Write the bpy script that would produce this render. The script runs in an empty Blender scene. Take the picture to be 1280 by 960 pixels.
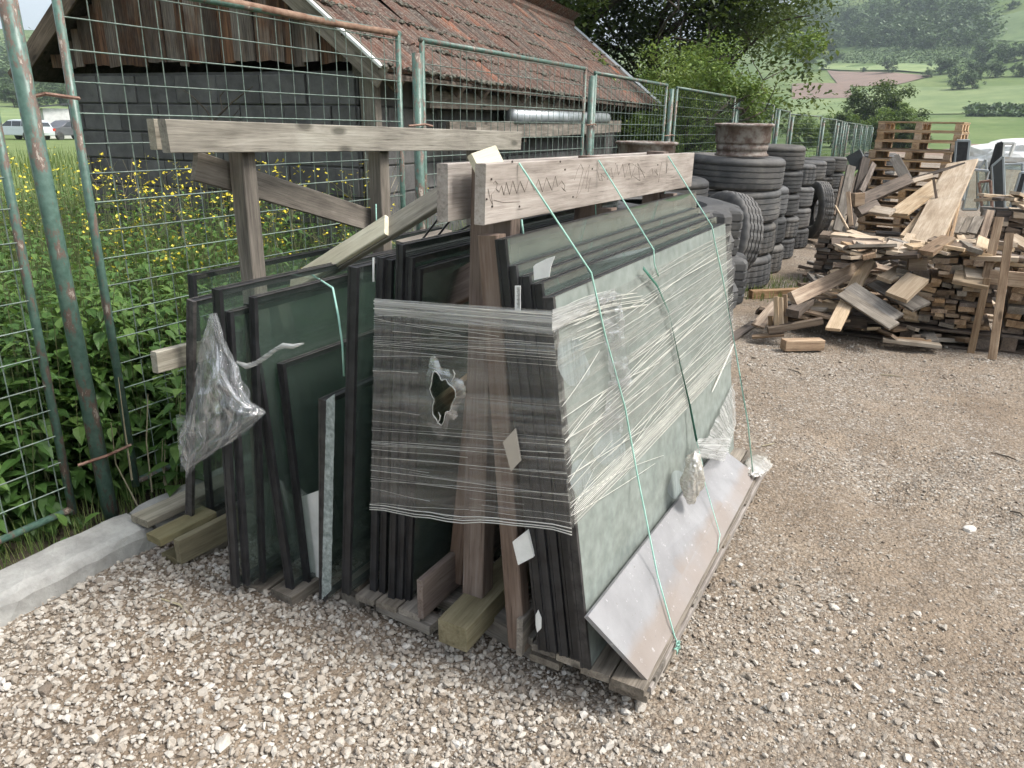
import bpy, bmesh, math, random
import numpy as np
from mathutils import Vector, Matrix

random.seed(7); rng = np.random.default_rng(11)
S = bpy.context.scene
COL = S.collection

# ------------------------------------------------------------------ camera
F_PX, CAM_H, ROLL, HY, VX = 940.0, 1.6, 0.0165, 155.0, 1175.0     # 1280 x 960 frame
_ca, _sa = math.cos(math.atan(ROLL)), math.sin(math.atan(ROLL))
_dist = (480 - HY) * _ca
TH = math.atan(_dist / F_PX)
_u = (VX - 640) * _ca + (HY + ROLL * (VX - 640) - 480) * _sa
PSI = math.atan(_u / math.sqrt(F_PX ** 2 + _dist ** 2))
FW = Vector((-math.sin(PSI) * math.cos(TH), math.cos(PSI) * math.cos(TH), -math.sin(TH)))
_r0 = Vector((math.cos(PSI), math.sin(PSI), 0)); _u0 = _r0.cross(FW)
RT = _r0 * _ca + _u0 * _sa; UP = RT.cross(FW)
EYE = Vector((0, 0, CAM_H))
cam = bpy.data.cameras.new('camera'); cam_o = bpy.data.objects.new('camera', cam); COL.objects.link(cam_o)
cam.sensor_width = 36.0; cam.lens = F_PX / 1280 * 36.0; cam.clip_start = 0.05; cam.clip_end = 6000
cam_o.matrix_world = Matrix(((RT.x, UP.x, -FW.x, EYE.x), (RT.y, UP.y, -FW.y, EYE.y), (RT.z, UP.z, -FW.z, EYE.z), (0, 0, 0, 1)))
S.camera = cam_o

# survey helpers: where a sight line meets a known plane of the place
def ray(x, y): return (FW * F_PX + RT * (x - 640) + UP * (480 - y)).normalized()
def gz(x, y, z=0.0): d = ray(x, y); return EYE + d * ((z - CAM_H) / d.z)
def onX(x, y, X): d = ray(x, y); return EYE + d * (X / d.x)
def onY(x, y, Y): d = ray(x, y); return EYE + d * (Y / d.y)
def onP(x, y, p, n): d = ray(x, y); n = Vector(n); return EYE + d * ((Vector(p) - EYE).dot(n) / d.dot(n))

# ------------------------------------------------------------------ sky, sun, exposure
SUN_EL, SUN_AZ = math.radians(52), math.radians(75)     # azimuth from +Y towards +X
W = bpy.data.worlds.new("World"); S.world = W; W.use_nodes = True
nt = W.node_tree; bg = nt.nodes['Background']
sky = nt.nodes.new('ShaderNodeTexSky'); sky.sky_type = 'NISHITA'; sky.sun_disc = False
sky.sun_elevation = SUN_EL; sky.sun_rotation = SUN_AZ
sky.air_density = 1.0; sky.dust_density = 3.0; sky.ozone_density = 1.0
hs = nt.nodes.new('ShaderNodeHueSaturation'); hs.inputs['Saturation'].default_value = 0.38
nt.links.new(sky.outputs[0], hs.inputs['Color']); nt.links.new(hs.outputs[0], bg.inputs[0])
bg.inputs[1].default_value = 0.115
sl = bpy.data.lights.new('sun', 'SUN'); sl.energy = 1.5; sl.angle = math.radians(16); sl.color = (1.0, 0.96, 0.9)
so = bpy.data.objects.new('sun', sl); COL.objects.link(so)
_sd = Vector((math.sin(SUN_AZ) * math.cos(SUN_EL), math.cos(SUN_AZ) * math.cos(SUN_EL), math.sin(SUN_EL)))
so.rotation_euler = _sd.to_track_quat('Z', 'Y').to_euler()
S.view_settings.view_transform = 'Standard'; S.view_settings.look = 'None'
S.view_settings.exposure = 1.6; S.view_settings.gamma = 1.0
S.render.engine = 'CYCLES'
cy = S.cycles
cy.use_denoising = True; cy.max_bounces = 8; cy.diffuse_bounces = 3; cy.glossy_bounces = 3
cy.transparent_max_bounces = 40; cy.transmission_bounces = 4; cy.volume_bounces = 0
cy.use_adaptive_sampling = True; cy.adaptive_threshold = 0.02
cy.caustics_reflective = False; cy.caustics_refractive = False

# ------------------------------------------------------------------ object helpers
def prop(o, label=None, cat=None, group=None, kind=None):
    if label: o['label'] = label
    if cat: o['category'] = cat
    if group: o['group'] = group
    if kind: o['kind'] = kind
    return o
def thing(name, label, cat, loc=(0, 0, 0), rotz=0.0, group=None):
    o = bpy.data.objects.new(name, None); COL.objects.link(o)
    o.empty_display_size = 0.1
    o.matrix_world = Matrix.Translation(Vector(loc)) @ Matrix.Rotation(rotz, 4, 'Z')
    return prop(o, label, cat, group)
def attach(o, parent):
    if parent is not None:
        mw = o.matrix_world.copy()
        o.parent = parent; o.matrix_parent_inverse = wmat(parent).inverted(); 
        o['_w'] = 0; del o['_w']
    return o
def wmat(o):
    m = o.matrix_basis.copy()
    if o.parent is not None: m = wmat(o.parent) @ o.matrix_parent_inverse @ m
    return m
def link(name, me, mats=None, parent=None, mw=None):
    o = bpy.data.objects.new(name, me); COL.objects.link(o)
    if mats is not None and not me.materials:
        for m in (mats if isinstance(mats, (list, tuple)) else [mats]): me.materials.append(m)
    if mw is not None: o.matrix_basis = mw
    if parent is not None:
        o.parent = parent; o.matrix_parent_inverse = wmat(parent).inverted()
    return o
def mesh(name, v, f, smooth=False):
    me = bpy.data.meshes.new(name); me.from_pydata([tuple(p) for p in v], [], f); me.update()
    if smooth: me.polygons.foreach_set('use_smooth', [True] * len(me.polygons))
    return me
def mesh_np(name, V, T, smooth=False, attr=None):
    """V (n,3), T (m,k) faces of one size; attr: dict name -> per-vertex float"""
    me = bpy.data.meshes.new(name); V = np.asarray(V, np.float32); T = np.asarray(T, np.int32); k = T.shape[1]
    me.vertices.add(len(V)); me.vertices.foreach_set('co', V.ravel())
    me.loops.add(T.size); me.loops.foreach_set('vertex_index', T.ravel())
    me.polygons.add(len(T)); me.polygons.foreach_set('loop_start', np.arange(0, T.size, k, dtype=np.int32))
    try: me.polygons.foreach_set('loop_total', np.full(len(T), k, np.int32))
    except Exception: pass
    me.polygons.foreach_set('use_smooth', np.full(len(T), bool(smooth)))
    if attr:
        for a, val in attr.items():
            at = me.attributes.new(a, 'FLOAT', 'POINT'); at.data.foreach_set('value', np.asarray(val, np.float32))
    me.update(calc_edges=True); me.validate(); return me
def from_bm(name, bm, smooth=False):
    me = bpy.data.meshes.new(name); bm.to_mesh(me); bm.free()
    if smooth: me.polygons.foreach_set('use_smooth', [True] * len(me.polygons))
    return me
def copy_tree(o, parent=None):
    c = o.copy(); COL.objects.link(c)
    if parent is not None: c.parent = parent
    for ch in o.children: copy_tree(ch, c)
    return c
def frame(origin, x, z):
    """matrix with local X along x, local Z as near z as can be"""
    x = Vector(x).normalized(); y = Vector(z).cross(x).normalized(); z = x.cross(y)
    o = Vector(origin)
    return Matrix(((x.x, y.x, z.x, o.x), (x.y, y.y, z.y, o.y), (x.z, y.z, z.z, o.z), (0, 0, 0, 1)))

def board_mesh(L, w, t, ch=0.003, skew=0.0, warp=0.0, seg=1, nm='board'):
    ch = min(ch, w * .2, t * .2); hw, ht = w / 2, t / 2
    prof = [(-hw + ch, -ht), (hw - ch, -ht), (hw, -ht + ch), (hw, ht - ch), (hw - ch, ht), (-hw + ch, ht), (-hw, ht - ch), (-hw, -ht + ch)]
    V, Fc = [], []
    s0, s1 = random.uniform(-skew, skew), random.uniform(-skew, skew)
    w1 = random.uniform(-warp, warp)
    for i in range(seg + 1):
        x = -L / 2 + L * i / seg; b = w1 * (1 - (2 * i / seg - 1) ** 2)
        for (y, z) in prof:
            xx = x + (s0 * y if i == 0 else s1 * y if i == seg else 0)
            V.append((xx, y, z + b))
    for i in range(seg):
        for k in range(8): Fc.append((i * 8 + k, i * 8 + (k + 1) % 8, (i + 1) * 8 + (k + 1) % 8, (i + 1) * 8 + k))
    Fc.append(tuple(reversed(range(8)))); Fc.append(tuple(seg * 8 + k for k in range(8)))
    return mesh(nm, V, Fc)
def board(name, a, b, w, t, mat, parent=None, face=(0, 0, 1), ch=0.003, skew=0.02, warp=0.0, seg=1):
    """plank from a to b (axis through the middle); t is its thickness along `face`, w across"""
    a, b = Vector(a), Vector(b)
    me = board_mesh((b - a).length, w, t, ch, skew, warp, seg)
    return link(name, me, mat, parent, frame((a + b) / 2, b - a, face))
def tube_np(P, r, n=6, closed=False):
    P = [Vector(p) for p in P]; V = []; Fc = []; up = Vector((0, 0, 1))
    rr = r if isinstance(r, (list, tuple)) else [r] * len(P)
    prev = None
    for i, p in enumerate(P):
        d = (P[min(i + 1, len(P) - 1)] - P[max(i - 1, 0)]).normalized()
        if prev is None:
            a = d.cross(up); a = a if a.length > .05 else d.cross(Vector((1, 0, 0)))
        else: a = prev - d * prev.dot(d)
        a.normalize(); prev = a; b = d.cross(a)
        for k in range(n):
            an = 2 * math.pi * k / n; V.append(p + (a * math.cos(an) + b * math.sin(an)) * rr[i])
    for i in range(len(P) - 1):
        for k in range(n): Fc.append((i * n + k, i * n + (k + 1) % n, (i + 1) * n + (k + 1) % n, (i + 1) * n + k))
    Fc.append(tuple(reversed(range(n)))); Fc.append(tuple((len(P) - 1) * n + k for k in range(n)))
    return V, Fc
class MB:
    def __init__(s): s.v = []; s.f = []
    def add(s, V, Fc): o = len(s.v); s.v += [tuple(p) for p in V]; s.f += [tuple(i + o for i in f) for f in Fc]
    def tube(s, P, r, n=6): s.add(*tube_np(P, r, n)); return s
    def box(s, a, b):
        (x0, y0, z0), (x1, y1, z1) = a, b
        V = [(x0, y0, z0), (x1, y0, z0), (x1, y1, z0), (x0, y1, z0), (x0, y0, z1), (x1, y0, z1), (x1, y1, z1), (x0, y1, z1)]
        s.add(V, [(3, 2, 1, 0), (4, 5, 6, 7), (0, 1, 5, 4), (1, 2, 6, 5), (2, 3, 7, 6), (3, 0, 4, 7)]); return s
    def mesh(s, name='m', smooth=False): return mesh(name, s.v, s.f, smooth)
    def build(s, name, mat, parent=None, mw=None, smooth=False): return link(name, s.mesh(name, smooth), mat, parent, mw)
def lathe(prof, n=48, name='lathe', smooth=True, wob=0.0):
    V, Fc = [], []; m = len(prof)
    for k in range(n):
        a = 2 * math.pi * k / n
        for (r, z) in prof:
            r2 = r * (1 + wob * math.sin(2 * a + 1)); V.append((r2 * math.cos(a), r2 * math.sin(a), z))
    for k in range(n):
        k2 = (k + 1) % n
        for i in range(m - 1): Fc.append((k * m + i, k2 * m + i, k2 * m + i + 1, k * m + i + 1))
    return mesh(name, V, Fc, smooth)

# ------------------------------------------------------------------ material helpers
class NT:
    def __init__(s, name):
        s.m = bpy.data.materials.new(name); s.m.use_nodes = True; s.t = s.m.node_tree; s.t.nodes.clear()
        s.out = s.t.nodes.new('ShaderNodeOutputMaterial')
    def n(s, t, **k):
        nd = s.t.nodes.new(t)
        for a, v in k.items(): setattr(nd, a, v)
        return nd
    def l(s, a, b): s.t.links.new(a, b)
    def coord(s, which='Object'): return s.n('ShaderNodeTexCoord').outputs[which]
    def math(s, op, a, b=None, c=None, clamp=False):
        nd = s.n('ShaderNodeMath', operation=op, use_clamp=clamp)
        for i, v in enumerate((a, b, c)):
            if v is None: continue
            if hasattr(v, 'is_linked'): s.l(v, nd.inputs[i])
            else: nd.inputs[i].default_value = v
        return nd.outputs[0]
    def mapping(s, vec, scale=(1, 1, 1), loc=None, rot=None):
        nd = s.n('ShaderNodeMapping'); s.l(vec, nd.inputs['Vector']); nd.inputs['Scale'].default_value = scale
        if loc is not None:
            if hasattr(loc, 'is_linked'): s.l(loc, nd.inputs['Location'])
            else: nd.inputs['Location'].default_value = loc
        if rot is not None: nd.inputs['Rotation'].default_value = rot
        return nd.outputs[0]
    def noise(s, vec, scale=5, detail=4, rough=.55, dist=0.0, out='Fac'):
        nd = s.n('ShaderNodeTexNoise'); s.l(vec, nd.inputs['Vector'])
        nd.inputs['Scale'].default_value = scale; nd.inputs['Detail'].default_value = detail
        nd.inputs['Roughness'].default_value = rough; nd.inputs['Distortion'].default_value = dist
        return nd.outputs[out]
    def voro(s, vec, scale=5, out='Distance', feature='F1', rnd=1.0):
        nd = s.n('ShaderNodeTexVoronoi', feature=feature); s.l(vec, nd.inputs['Vector'])
        nd.inputs['Scale'].default_value = scale; nd.inputs['Randomness'].default_value = rnd
        return nd.outputs[out]
    def ramp(s, fac, stops, interp='LINEAR'):
        nd = s.n('ShaderNodeValToRGB'); s.l(fac, nd.inputs[0]); cr = nd.color_ramp; cr.interpolation = interp
        while len(cr.elements) < len(stops): cr.elements.new(0.5)
        for e, (p, c) in zip(cr.elements, stops):
            e.position = p; e.color = (*c, 1) if isinstance(c, (tuple, list)) else (c, c, c, 1)
        return nd.outputs[0]
    def mix(s, fac, a, b, mode='MIX'):
        nd = s.n('ShaderNodeMix', data_type='RGBA', blend_type=mode)
        for sock, v in ((nd.inputs[0], fac), (nd.inputs[6], a), (nd.inputs[7], b)):
            if hasattr(v, 'is_linked'): s.l(v, sock)
            elif isinstance(v, (tuple, list)): sock.default_value = (*v, 1)
            else: sock.default_value = v
        return nd.outputs[2]
    def rand(s): return s.n('ShaderNodeObjectInfo').outputs['Random']
    def rvec(s, k=37.0):
        r = s.rand(); nd = s.n('ShaderNodeCombineXYZ'); s.l(s.math('MULTIPLY', r, k), nd.inputs[0])
        s.l(s.math('MULTIPLY', r, k * 1.7), nd.inputs[1]); s.l(s.math('MULTIPLY', r, k * 2.3), nd.inputs[2]); return nd.outputs[0]
    def bump(s, h, strength=.4, dist=.01):
        nd = s.n('ShaderNodeBump'); s.l(h, nd.inputs['Height']); nd.inputs['Strength'].default_value = strength
        nd.inputs['Distance'].default_value = dist; return nd.outputs[0]
    def bsdf(s, col, rough=.6, normal=None, spec=.4, metal=0.0, trans=None):
        nd = s.n('ShaderNodeBsdfPrincipled')
        for k, v in (('Base Color', col), ('Roughness', rough), ('Metallic', metal), ('Specular IOR Level', spec)):
            if hasattr(v, 'is_linked'): s.l(v, nd.inputs[k])
            elif isinstance(v, (tuple, list)): nd.inputs[k].default_value = (*v, 1)
            else: nd.inputs[k].default_value = v
        if normal is not None: s.l(normal, nd.inputs['Normal'])
        return nd
    def done(s, sh):
        s.l(sh.outputs[0] if hasattr(sh, 'outputs') else sh, s.out.inputs['Surface']); return s.m

def wood(name, dark, mid, light, vary=.35, grain=1.0, knots=True, green=0.0, rough=.85):
    t = NT(name); v = t.mapping(t.coord(), (1, 1, 1), t.rvec())
    v1 = t.mapping(v, (1.6, 16 * grain, 16 * grain)); n1 = t.noise(v1, 1.6, 6, .6, .8)
    v2 = t.mapping(v, (6, 140 * grain, 140 * grain)); n2 = t.noise(v2, 1.0, 3, .7)
    v3 = t.mapping(v, (1.2, 3.0, 3.0)); n3 = t.noise(v3, 2.2, 4, .6)
    f = t.math('ADD', t.math('MULTIPLY', n1, .6), t.math('MULTIPLY', n2, .4))
    f = t.math('ADD', f, t.math('MULTIPLY', t.math('SUBTRACT', n3, .5), .5))
    col = t.ramp(f, [(.32, dark), (.5, mid), (.68, light)])
    if knots:
        kv = t.mapping(v, (2.6, 7, 7)); kd = t.voro(kv, 1.1)
        k = t.ramp(kd, [(.07, 1.0), (.15, 0.0)]); col = t.mix(t.math('MULTIPLY', k, .75), col, tuple(c * .35 for c in dark))
    cr = t.ramp(n2, [(.2, .35), (.36, 1.0)]); col = t.mix(1.0, col, cr, 'MULTIPLY')
    if green: col = t.mix(t.math('MULTIPLY', t.ramp(n3, [(.45, 0.0), (.7, 1.0)]), green), col, (.16, .2, .1))
    st = t.noise(v, 3.5, 5, .7); col = t.mix(t.ramp(st, [(.55, 0.0), (.75, .55)]), col, tuple(c * .5 for c in mid))
    br = t.math('ADD', t.math('MULTIPLY', t.rand(), vary * 2), 1 - vary)
    nd = t.n('ShaderNodeHueSaturation'); t.l(col, nd.inputs['Color']); t.l(br, nd.inputs['Value'])
    t.l(t.math('ADD', .8, t.math('MULTIPLY', t.math('FRACT', t.math('MULTIPLY', t.rand(), 7.7)), .4)), nd.inputs['Saturation'])
    h = t.math('ADD', t.math('MULTIPLY', n2, .7), n1)
    return t.done(t.bsdf(nd.outputs[0], rough, t.bump(h, .5, .004), .25))

M = {}
M['wood_grey'] = wood('weathered_wood', (.09, .078, .065), (.19, .165, .135), (.31, .275, .23), .2)
M['wood_beam'] = wood('pale_weathered_wood', (.18, .155, .135), (.31, .275, .245), (.42, .38, .345), .06, .9)
M['wood_beam_old'] = wood('old_weathered_beam', (.14, .125, .10), (.26, .235, .19), (.37, .34, .285), .08, 1.0, True, .1)
M['wood_brown'] = wood('brownish_frame_wood', (.10, .07, .052), (.17, .125, .10), (.25, .20, .165), .15)
M['wood_timber'] = wood('treated_timber', (.12, .10, .058), (.20, .17, .10), (.28, .245, .16), .1, .8, True, .15)
M['wood_cream'] = wood('fresh_pale_wood', (.42, .38, .26), (.55, .5, .37), (.66, .62, .48), .08, .7, False)
M['wood_scrap'] = wood('scrap_wood', (.12, .078, .05), (.26, .18, .115), (.40, .305, .21), .45, 1.2)
M['wood_scrap_pale'] = wood('pale_scrap_wood', (.29, .215, .14), (.43, .335, .235), (.57, .475, .36), .3, 1.0)
M['wood_pallet'] = wood('pallet_wood', (.24, .15, .085), (.42, .29, .18), (.55, .42, .28), .25, 1.1)
M['wood_dark'] = wood('dark_scrap_wood', (.05, .04, .032), (.11, .085, .066), (.19, .15, .12), .35, 1.1)
def gable_mat():
    t = NT('gable_board_wood'); v = t.mapping(t.coord(), (1, 1, 1), t.rvec())
    n1 = t.noise(t.mapping(v, (1.5, 26, 26)), 1.3, 6, .65, .6); n2 = t.noise(t.mapping(v, (5, 120, 120)), 1, 3, .7)
    n3 = t.noise(v, 2.2, 5, .6)
    col = t.ramp(t.math('ADD', t.math('MULTIPLY', n1, .65), t.math('MULTIPLY', n2, .35)), [(.3, (.014, .009, .007)), (.46, (.06, .032, .021)), (.6, (.15, .078, .043)), (.76, (.29, .18, .105))])
    grey = t.ramp(n2, [(.3, (.05, .042, .037)), (.7, (.25, .22, .19))])
    gf = t.math('FRACT', t.math('MULTIPLY', t.rand(), 5.3))
    col = t.mix(t.math('MULTIPLY', t.ramp(t.math('ADD', n3, t.math('MULTIPLY', gf, .4)), [(.55, 0.0), (.8, 1.0)]), .8), col, grey)
    nd = t.n('ShaderNodeHueSaturation'); t.l(col, nd.inputs['Color']); t.l(t.math('ADD', .55, t.math('MULTIPLY', t.rand(), .9)), nd.inputs['Value'])
    return t.done(t.bsdf(nd.outputs[0], .85, t.bump(n2, .5, .005), .2))
M['gable'] = gable_mat()
def simple(name, col, rough=.6, vary=.15, nscale=8, col2=None, bump=.2, metal=0.0, spec=.4, bd=.004, detail=5):
    t = NT(name); v = t.mapping(t.coord(), (1, 1, 1), t.rvec()); n = t.noise(v, nscale, detail, .65)
    c2 = col2 or tuple(min(1, c * 1.5) for c in col)
    c = t.ramp(n, [(.35, col), (.65, c2)])
    nd = t.n('ShaderNodeHueSaturation'); t.l(c, nd.inputs['Color']); t.l(t.math('ADD', 1 - vary, t.math('MULTIPLY', t.rand(), 2 * vary)), nd.inputs['Value'])
    return t.done(t.bsdf(nd.outputs[0], rough, t.bump(t.noise(v, nscale * 4, 4, .7), bump, bd), spec, metal))
M['block'] = simple('cinder_block', (.072, .070, .068), .95, .12, 5, (.13, .127, .122), .8, bd=.005)
M['mortar'] = simple('mortar', (.055, .054, .053), .95, 0, 12, (.09, .088, .085), .8)
M['concrete'] = simple('kerb_concrete', (.25, .245, .23), .92, .05, 9, (.4, .395, .37), .7, bd=.006)
M['black_seal'] = simple('black_edge_seal', (.012, .012, .013), .45, .3, 20, (.03, .03, .032), .1)
M['black_seal_dusty'] = simple('dusty_edge_seal', (.022, .020, .02), .6, .3, 30, (.065, .06, .057), .2)
M['alu'] = simple('spacer_metal', (.32, .33, .33), .4, .1, 30, (.5, .5, .5), .1, .6)
M['rust'] = simple('rusty_steel', (.12, .06, .04), .85, .1, 9, (.32, .21, .16), .6)
M['rail_rust'] = simple('rust_coated_rail', (.16, .085, .055), .85, .05, 14, (.30, .20, .14), .5)
M['white_plastic'] = simple('white_plastic', (.62, .63, .6), .5, .03, 12, (.78, .78, .75), .05)
M['cord'] = simple('green_cord', (.28, .52, .43), .6, 0, 40, (.42, .66, .56), .1)
M['strap_dark'] = simple('dark_green_strap', (.02, .10, .065), .5, 0, 40, (.04, .16, .11), .1)
M['galv'] = simple('galvanised_metal', (.30, .33, .34), .45, .05, 5, (.42, .45, .46), .1, .5)
M['grey_plastic'] = simple('grey_plastic', (.25, .26, .26), .6, .1, 6, (.36, .37, .37), .1)
M['paper'] = simple('paper_label', (.7, .7, .68), .7, 0, 30, (.8, .8, .78), .05)
M['pencil'] = simple('dark_pencil', (.15, .12, .10), .9, 0, 120, (.27, .23, .20), .1)
M['nail'] = simple('nail_head', (.03, .025, .02), .7, 0, 30, (.06, .04, .03), .1)
M['plaster'] = simple('white_render', (.6, .6, .57), .9, .05, 4, (.75, .75, .72), .1)
M['shed_dark'] = simple('dark_sheet', (.04, .045, .045), .7, .1, 4, (.07, .075, .075), .1)

def fence_paint():
    t = NT('chipped_green_paint'); v = t.mapping(t.coord('Object'), (1, 1, 1), t.rvec(9))
    n = t.noise(t.mapping(v, (22, 22, 8)), 1, 7, .75); n2 = t.noise(v, 40, 4, .6)
    g = t.ramp(n2, [(.3, (.05, .10, .078)), (.7, (.105, .18, .145))])
    c = t.mix(t.ramp(n, [(.515, 0.0), (.56, 1.0)]), g, (.14, .095, .075)); c = t.mix(t.ramp(n, [(.60, 0.0), (.64, 1.0)]), c, (.36, .32, .27))
    return t.done(t.bsdf(c, t.ramp(n, [(.5, .4), (.6, .85)]), t.bump(n, .3, .002), .5))
M['fence'] = fence_paint()
M['wire'] = simple('coated_wire', (.08, .125, .10), .6, .25, 30, (.19, .225, .195), .1)

def rubber():
    t = NT('tyre_rubber'); v = t.mapping(t.coord(), (1, 1, 1), t.rvec()); n = t.noise(v, 5, 6, .7); n2 = t.noise(v, 30, 4, .7)
    c = t.ramp(n, [(.33, (.03, .031, .033)), (.55, (.068, .069, .07)), (.72, (.13, .128, .122))])
    c = t.mix(t.math('MULTIPLY', n2, .35), c, (.13, .125, .118)); du = t.math('MULTIPLY', t.ramp(t.noise(v, 2.5, 4, .6), [(.4, 0.0), (.65, .7)]), t.math('FRACT', t.math('MULTIPLY', t.rand(), 3.3))); c = t.mix(du, c, (.17, .15, .125))
    nd = t.n('ShaderNodeHueSaturation'); t.l(c, nd.inputs['Color']); t.l(t.math('ADD', .65, t.math('MULTIPLY', t.rand(), .7)), nd.inputs['Value'])
    return t.done(t.bsdf(nd.outputs[0], .72, t.bump(n2, .3, .003), .3))
M['rubber'] = rubber()
def tiles():
    t = NT('clay_roof_tile'); v = t.mapping(t.coord(), (1, 1, 1), t.rvec()); n = t.noise(v, 7, 6, .7); n2 = t.noise(v, 45, 4, .7)
    r = t.rand(); base = t.ramp(r, [(0, (.095, .054, .042)), (.4, (.14, .074, .054)), (.7, (.07, .054, .046)), (.93, (.175, .085, .058)), (.995, (.30, .11, .06))])
    c = t.mix(t.ramp(n, [(.42, 0.0), (.62, .8)]), base, (.10, .092, .08)); c = t.mix(t.ramp(n2, [(.52, 0.0), (.66, .6)]), c, (.30, .28, .235))
    return t.done(t.bsdf(c, .9, t.bump(n2, .5, .004), .2))
M['tile'] = tiles()

def glass(name, tint, dust=0.0, dcol=(.5, .54, .5), rough=.015, blotch=False, streak=0.0):
    t = NT(name); tr = t.n('ShaderNodeBsdfTransparent'); tr.inputs[0].default_value = (*tint, 1)
    gl = t.n('ShaderNodeBsdfGlossy'); gl.inputs['Roughness'].default_value = rough; gl.inputs[0].default_value = (.95, 1, .97, 1)
    ge = t.n('ShaderNodeNewGeometry'); dp = t.n('ShaderNodeVectorMath', operation='DOT_PRODUCT'); t.l(ge.outputs['Incoming'], dp.inputs[0]); t.l(ge.outputs['Normal'], dp.inputs[1])
    fr = t.math('ADD', .07, t.math('MULTIPLY', .9, t.math('POWER', t.math('SUBTRACT', 1.0, t.math('ABSOLUTE', dp.outputs['Value'])), 5.0)))
    ms = t.n('ShaderNodeMixShader'); t.l(fr, ms.inputs[0]); t.l(tr.outputs[0], ms.inputs[1]); t.l(gl.outputs[0], ms.inputs[2])
    if dust:
        v = t.coord(); n = t.noise(v, 2.2, 4, .55); n2 = t.noise(v, 25, 3, .5)
        fac = t.math('MULTIPLY', t.math('ADD', .36, t.math('ADD', t.math('MULTIPLY', n, .5), t.math('MULTIPLY', n2, .28))), dust * 1.35, clamp=True)
        if streak:
            ns = t.noise(t.mapping(v, (14, 1.2, 3)), 1.2, 5, .6); fac = t.math('MULTIPLY', fac, t.math('ADD', .5, ns))
        col = t.ramp(n2, [(.3, tuple(c * .8 for c in dcol)), (.7, dcol)])
        if blotch:
            b = t.voro(t.mapping(v, (1.0, .8, 1)), 4.2, 'Distance', 'SMOOTH_F1'); bb = t.ramp(b, [(.32, 1.0), (.36, 0.0)])
            fac = t.math('ADD', fac, t.math('MULTIPLY', bb, .28), clamp=True); col = t.mix(t.math('MULTIPLY', bb, .8), col, (.34, .40, .40))
            warm = t.ramp(t.noise(v, 2.3, 3, .5), [(.5, 0.0), (.62, .55)]); col = t.mix(warm, col, (.30, .29, .21))
        df = t.n('ShaderNodeBsdfDiffuse'); t.l(col, df.inputs[0])
        m2 = t.n('ShaderNodeMixShader'); t.l(fac, m2.inputs[0]); t.l(ms.outputs[0], m2.inputs[1]); t.l(df.outputs[0], m2.inputs[2]); return t.done(m2)
    return t.done(ms)
M['glass'] = glass('green_tinted_glass', (.966, .984, .975), .035, (.32, .40, .36))
M['glass_dim'] = glass('dusty_green_glass', (.93, .965, .95), .09, (.34, .39, .36))
M['glass_front'] = glass('film_covered_glass', (.80, .87, .83), .62, (.34, .375, .345), .06, False)
M['glass_shatter'] = simple('shattered_glass', (.22, .27, .25), .35, 0, 60, (.62, .68, .66), 1.0, bd=.01)

def film(name, base, amp, scale, thr=(.5, .72), col=(.85, .86, .85), rough=.25, gloss=.3, rot=0.0, tint=(.95, .95, .95)):
    t = NT(name); v = t.coord(); v = t.mapping(v, (1, 1, 1), None, (0, 0, rot))
    n = t.noise(t.mapping(v, scale), 1, 5, .65, .35); n2 = t.noise(t.mapping(v, (scale[0] * .5, scale[1] * 3.3, 1)), 1, 3, .7, .2)
    s = t.math('MAXIMUM', t.ramp(n, [(thr[0], 0.0), (thr[1], 1.0)]), t.ramp(n2, [(thr[0] + .07, 0.0), (thr[1] + .04, .9)]))
    fac = t.math('ADD', base, t.math('MULTIPLY', s, amp), clamp=True)
    tr = t.n('ShaderNodeBsdfTransparent'); tr.inputs[0].default_value = (*tint, 1)
    df = t.n('ShaderNodeBsdfDiffuse'); df.inputs[0].default_value = (*col, 1)
    tl = t.n('ShaderNodeBsdfTranslucent'); tl.inputs[0].default_value = (*col, 1)
    dd = t.n('ShaderNodeMixShader'); dd.inputs[0].default_value = .3; t.l(df.outputs[0], dd.inputs[1]); t.l(tl.outputs[0], dd.inputs[2])
    gl = t.n('ShaderNodeBsdfGlossy'); gl.inputs['Roughness'].default_value = rough
    a = t.n('ShaderNodeMixShader'); a.inputs[0].default_value = gloss; t.l(dd.outputs[0], a.inputs[1]); t.l(gl.outputs[0], a.inputs[2])
    b = t.n('ShaderNodeMixShader'); t.l(fac, b.inputs[0]); t.l(tr.outputs[0], b.inputs[1]); t.l(a.outputs[0], b.inputs[2])
    nrm = t.bump(t.math('ADD', n, n2), .5, .01); t.l(nrm, gl.inputs['Normal']); t.l(nrm, df.inputs['Normal'])
    return t.done(b)
M['film_front'] = film('stretch_film_end', .10, .36, (1.3, 22, 1), (.46, .78), (.66, .65, .64), .18, .45)
M['film_side'] = film('stretch_film_side', .10, .6, (1.4, 34, 1), (.48, .72), (.62, .615, .56), rot=0.0)
M['film_band'] = film('gathered_film_band', .25, .65, (2.0, 70, 1), (.42, .62), (.70, .70, .67))
M['film_fold'] = film('film_fold', .62, .3, (6, 50, 50), (.4, .6), (.82, .80, .72), .3, .2)
M['residue'] = film('pale_residue', .30, .35, (9, 9, 1), (.4, .7), (.55, .62, .62), .3, .1)
M['film_bag'] = film('clear_plastic_sheet', .10, .62, (9, 15, 12), (.47, .66), (.72, .74, .77), .10, .55)
M['film_bag_thick'] = film('cloudy_plastic', .5, .5, (16, 30, 16), (.4, .6), (.7, .66, .58), .2, .35)

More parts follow.
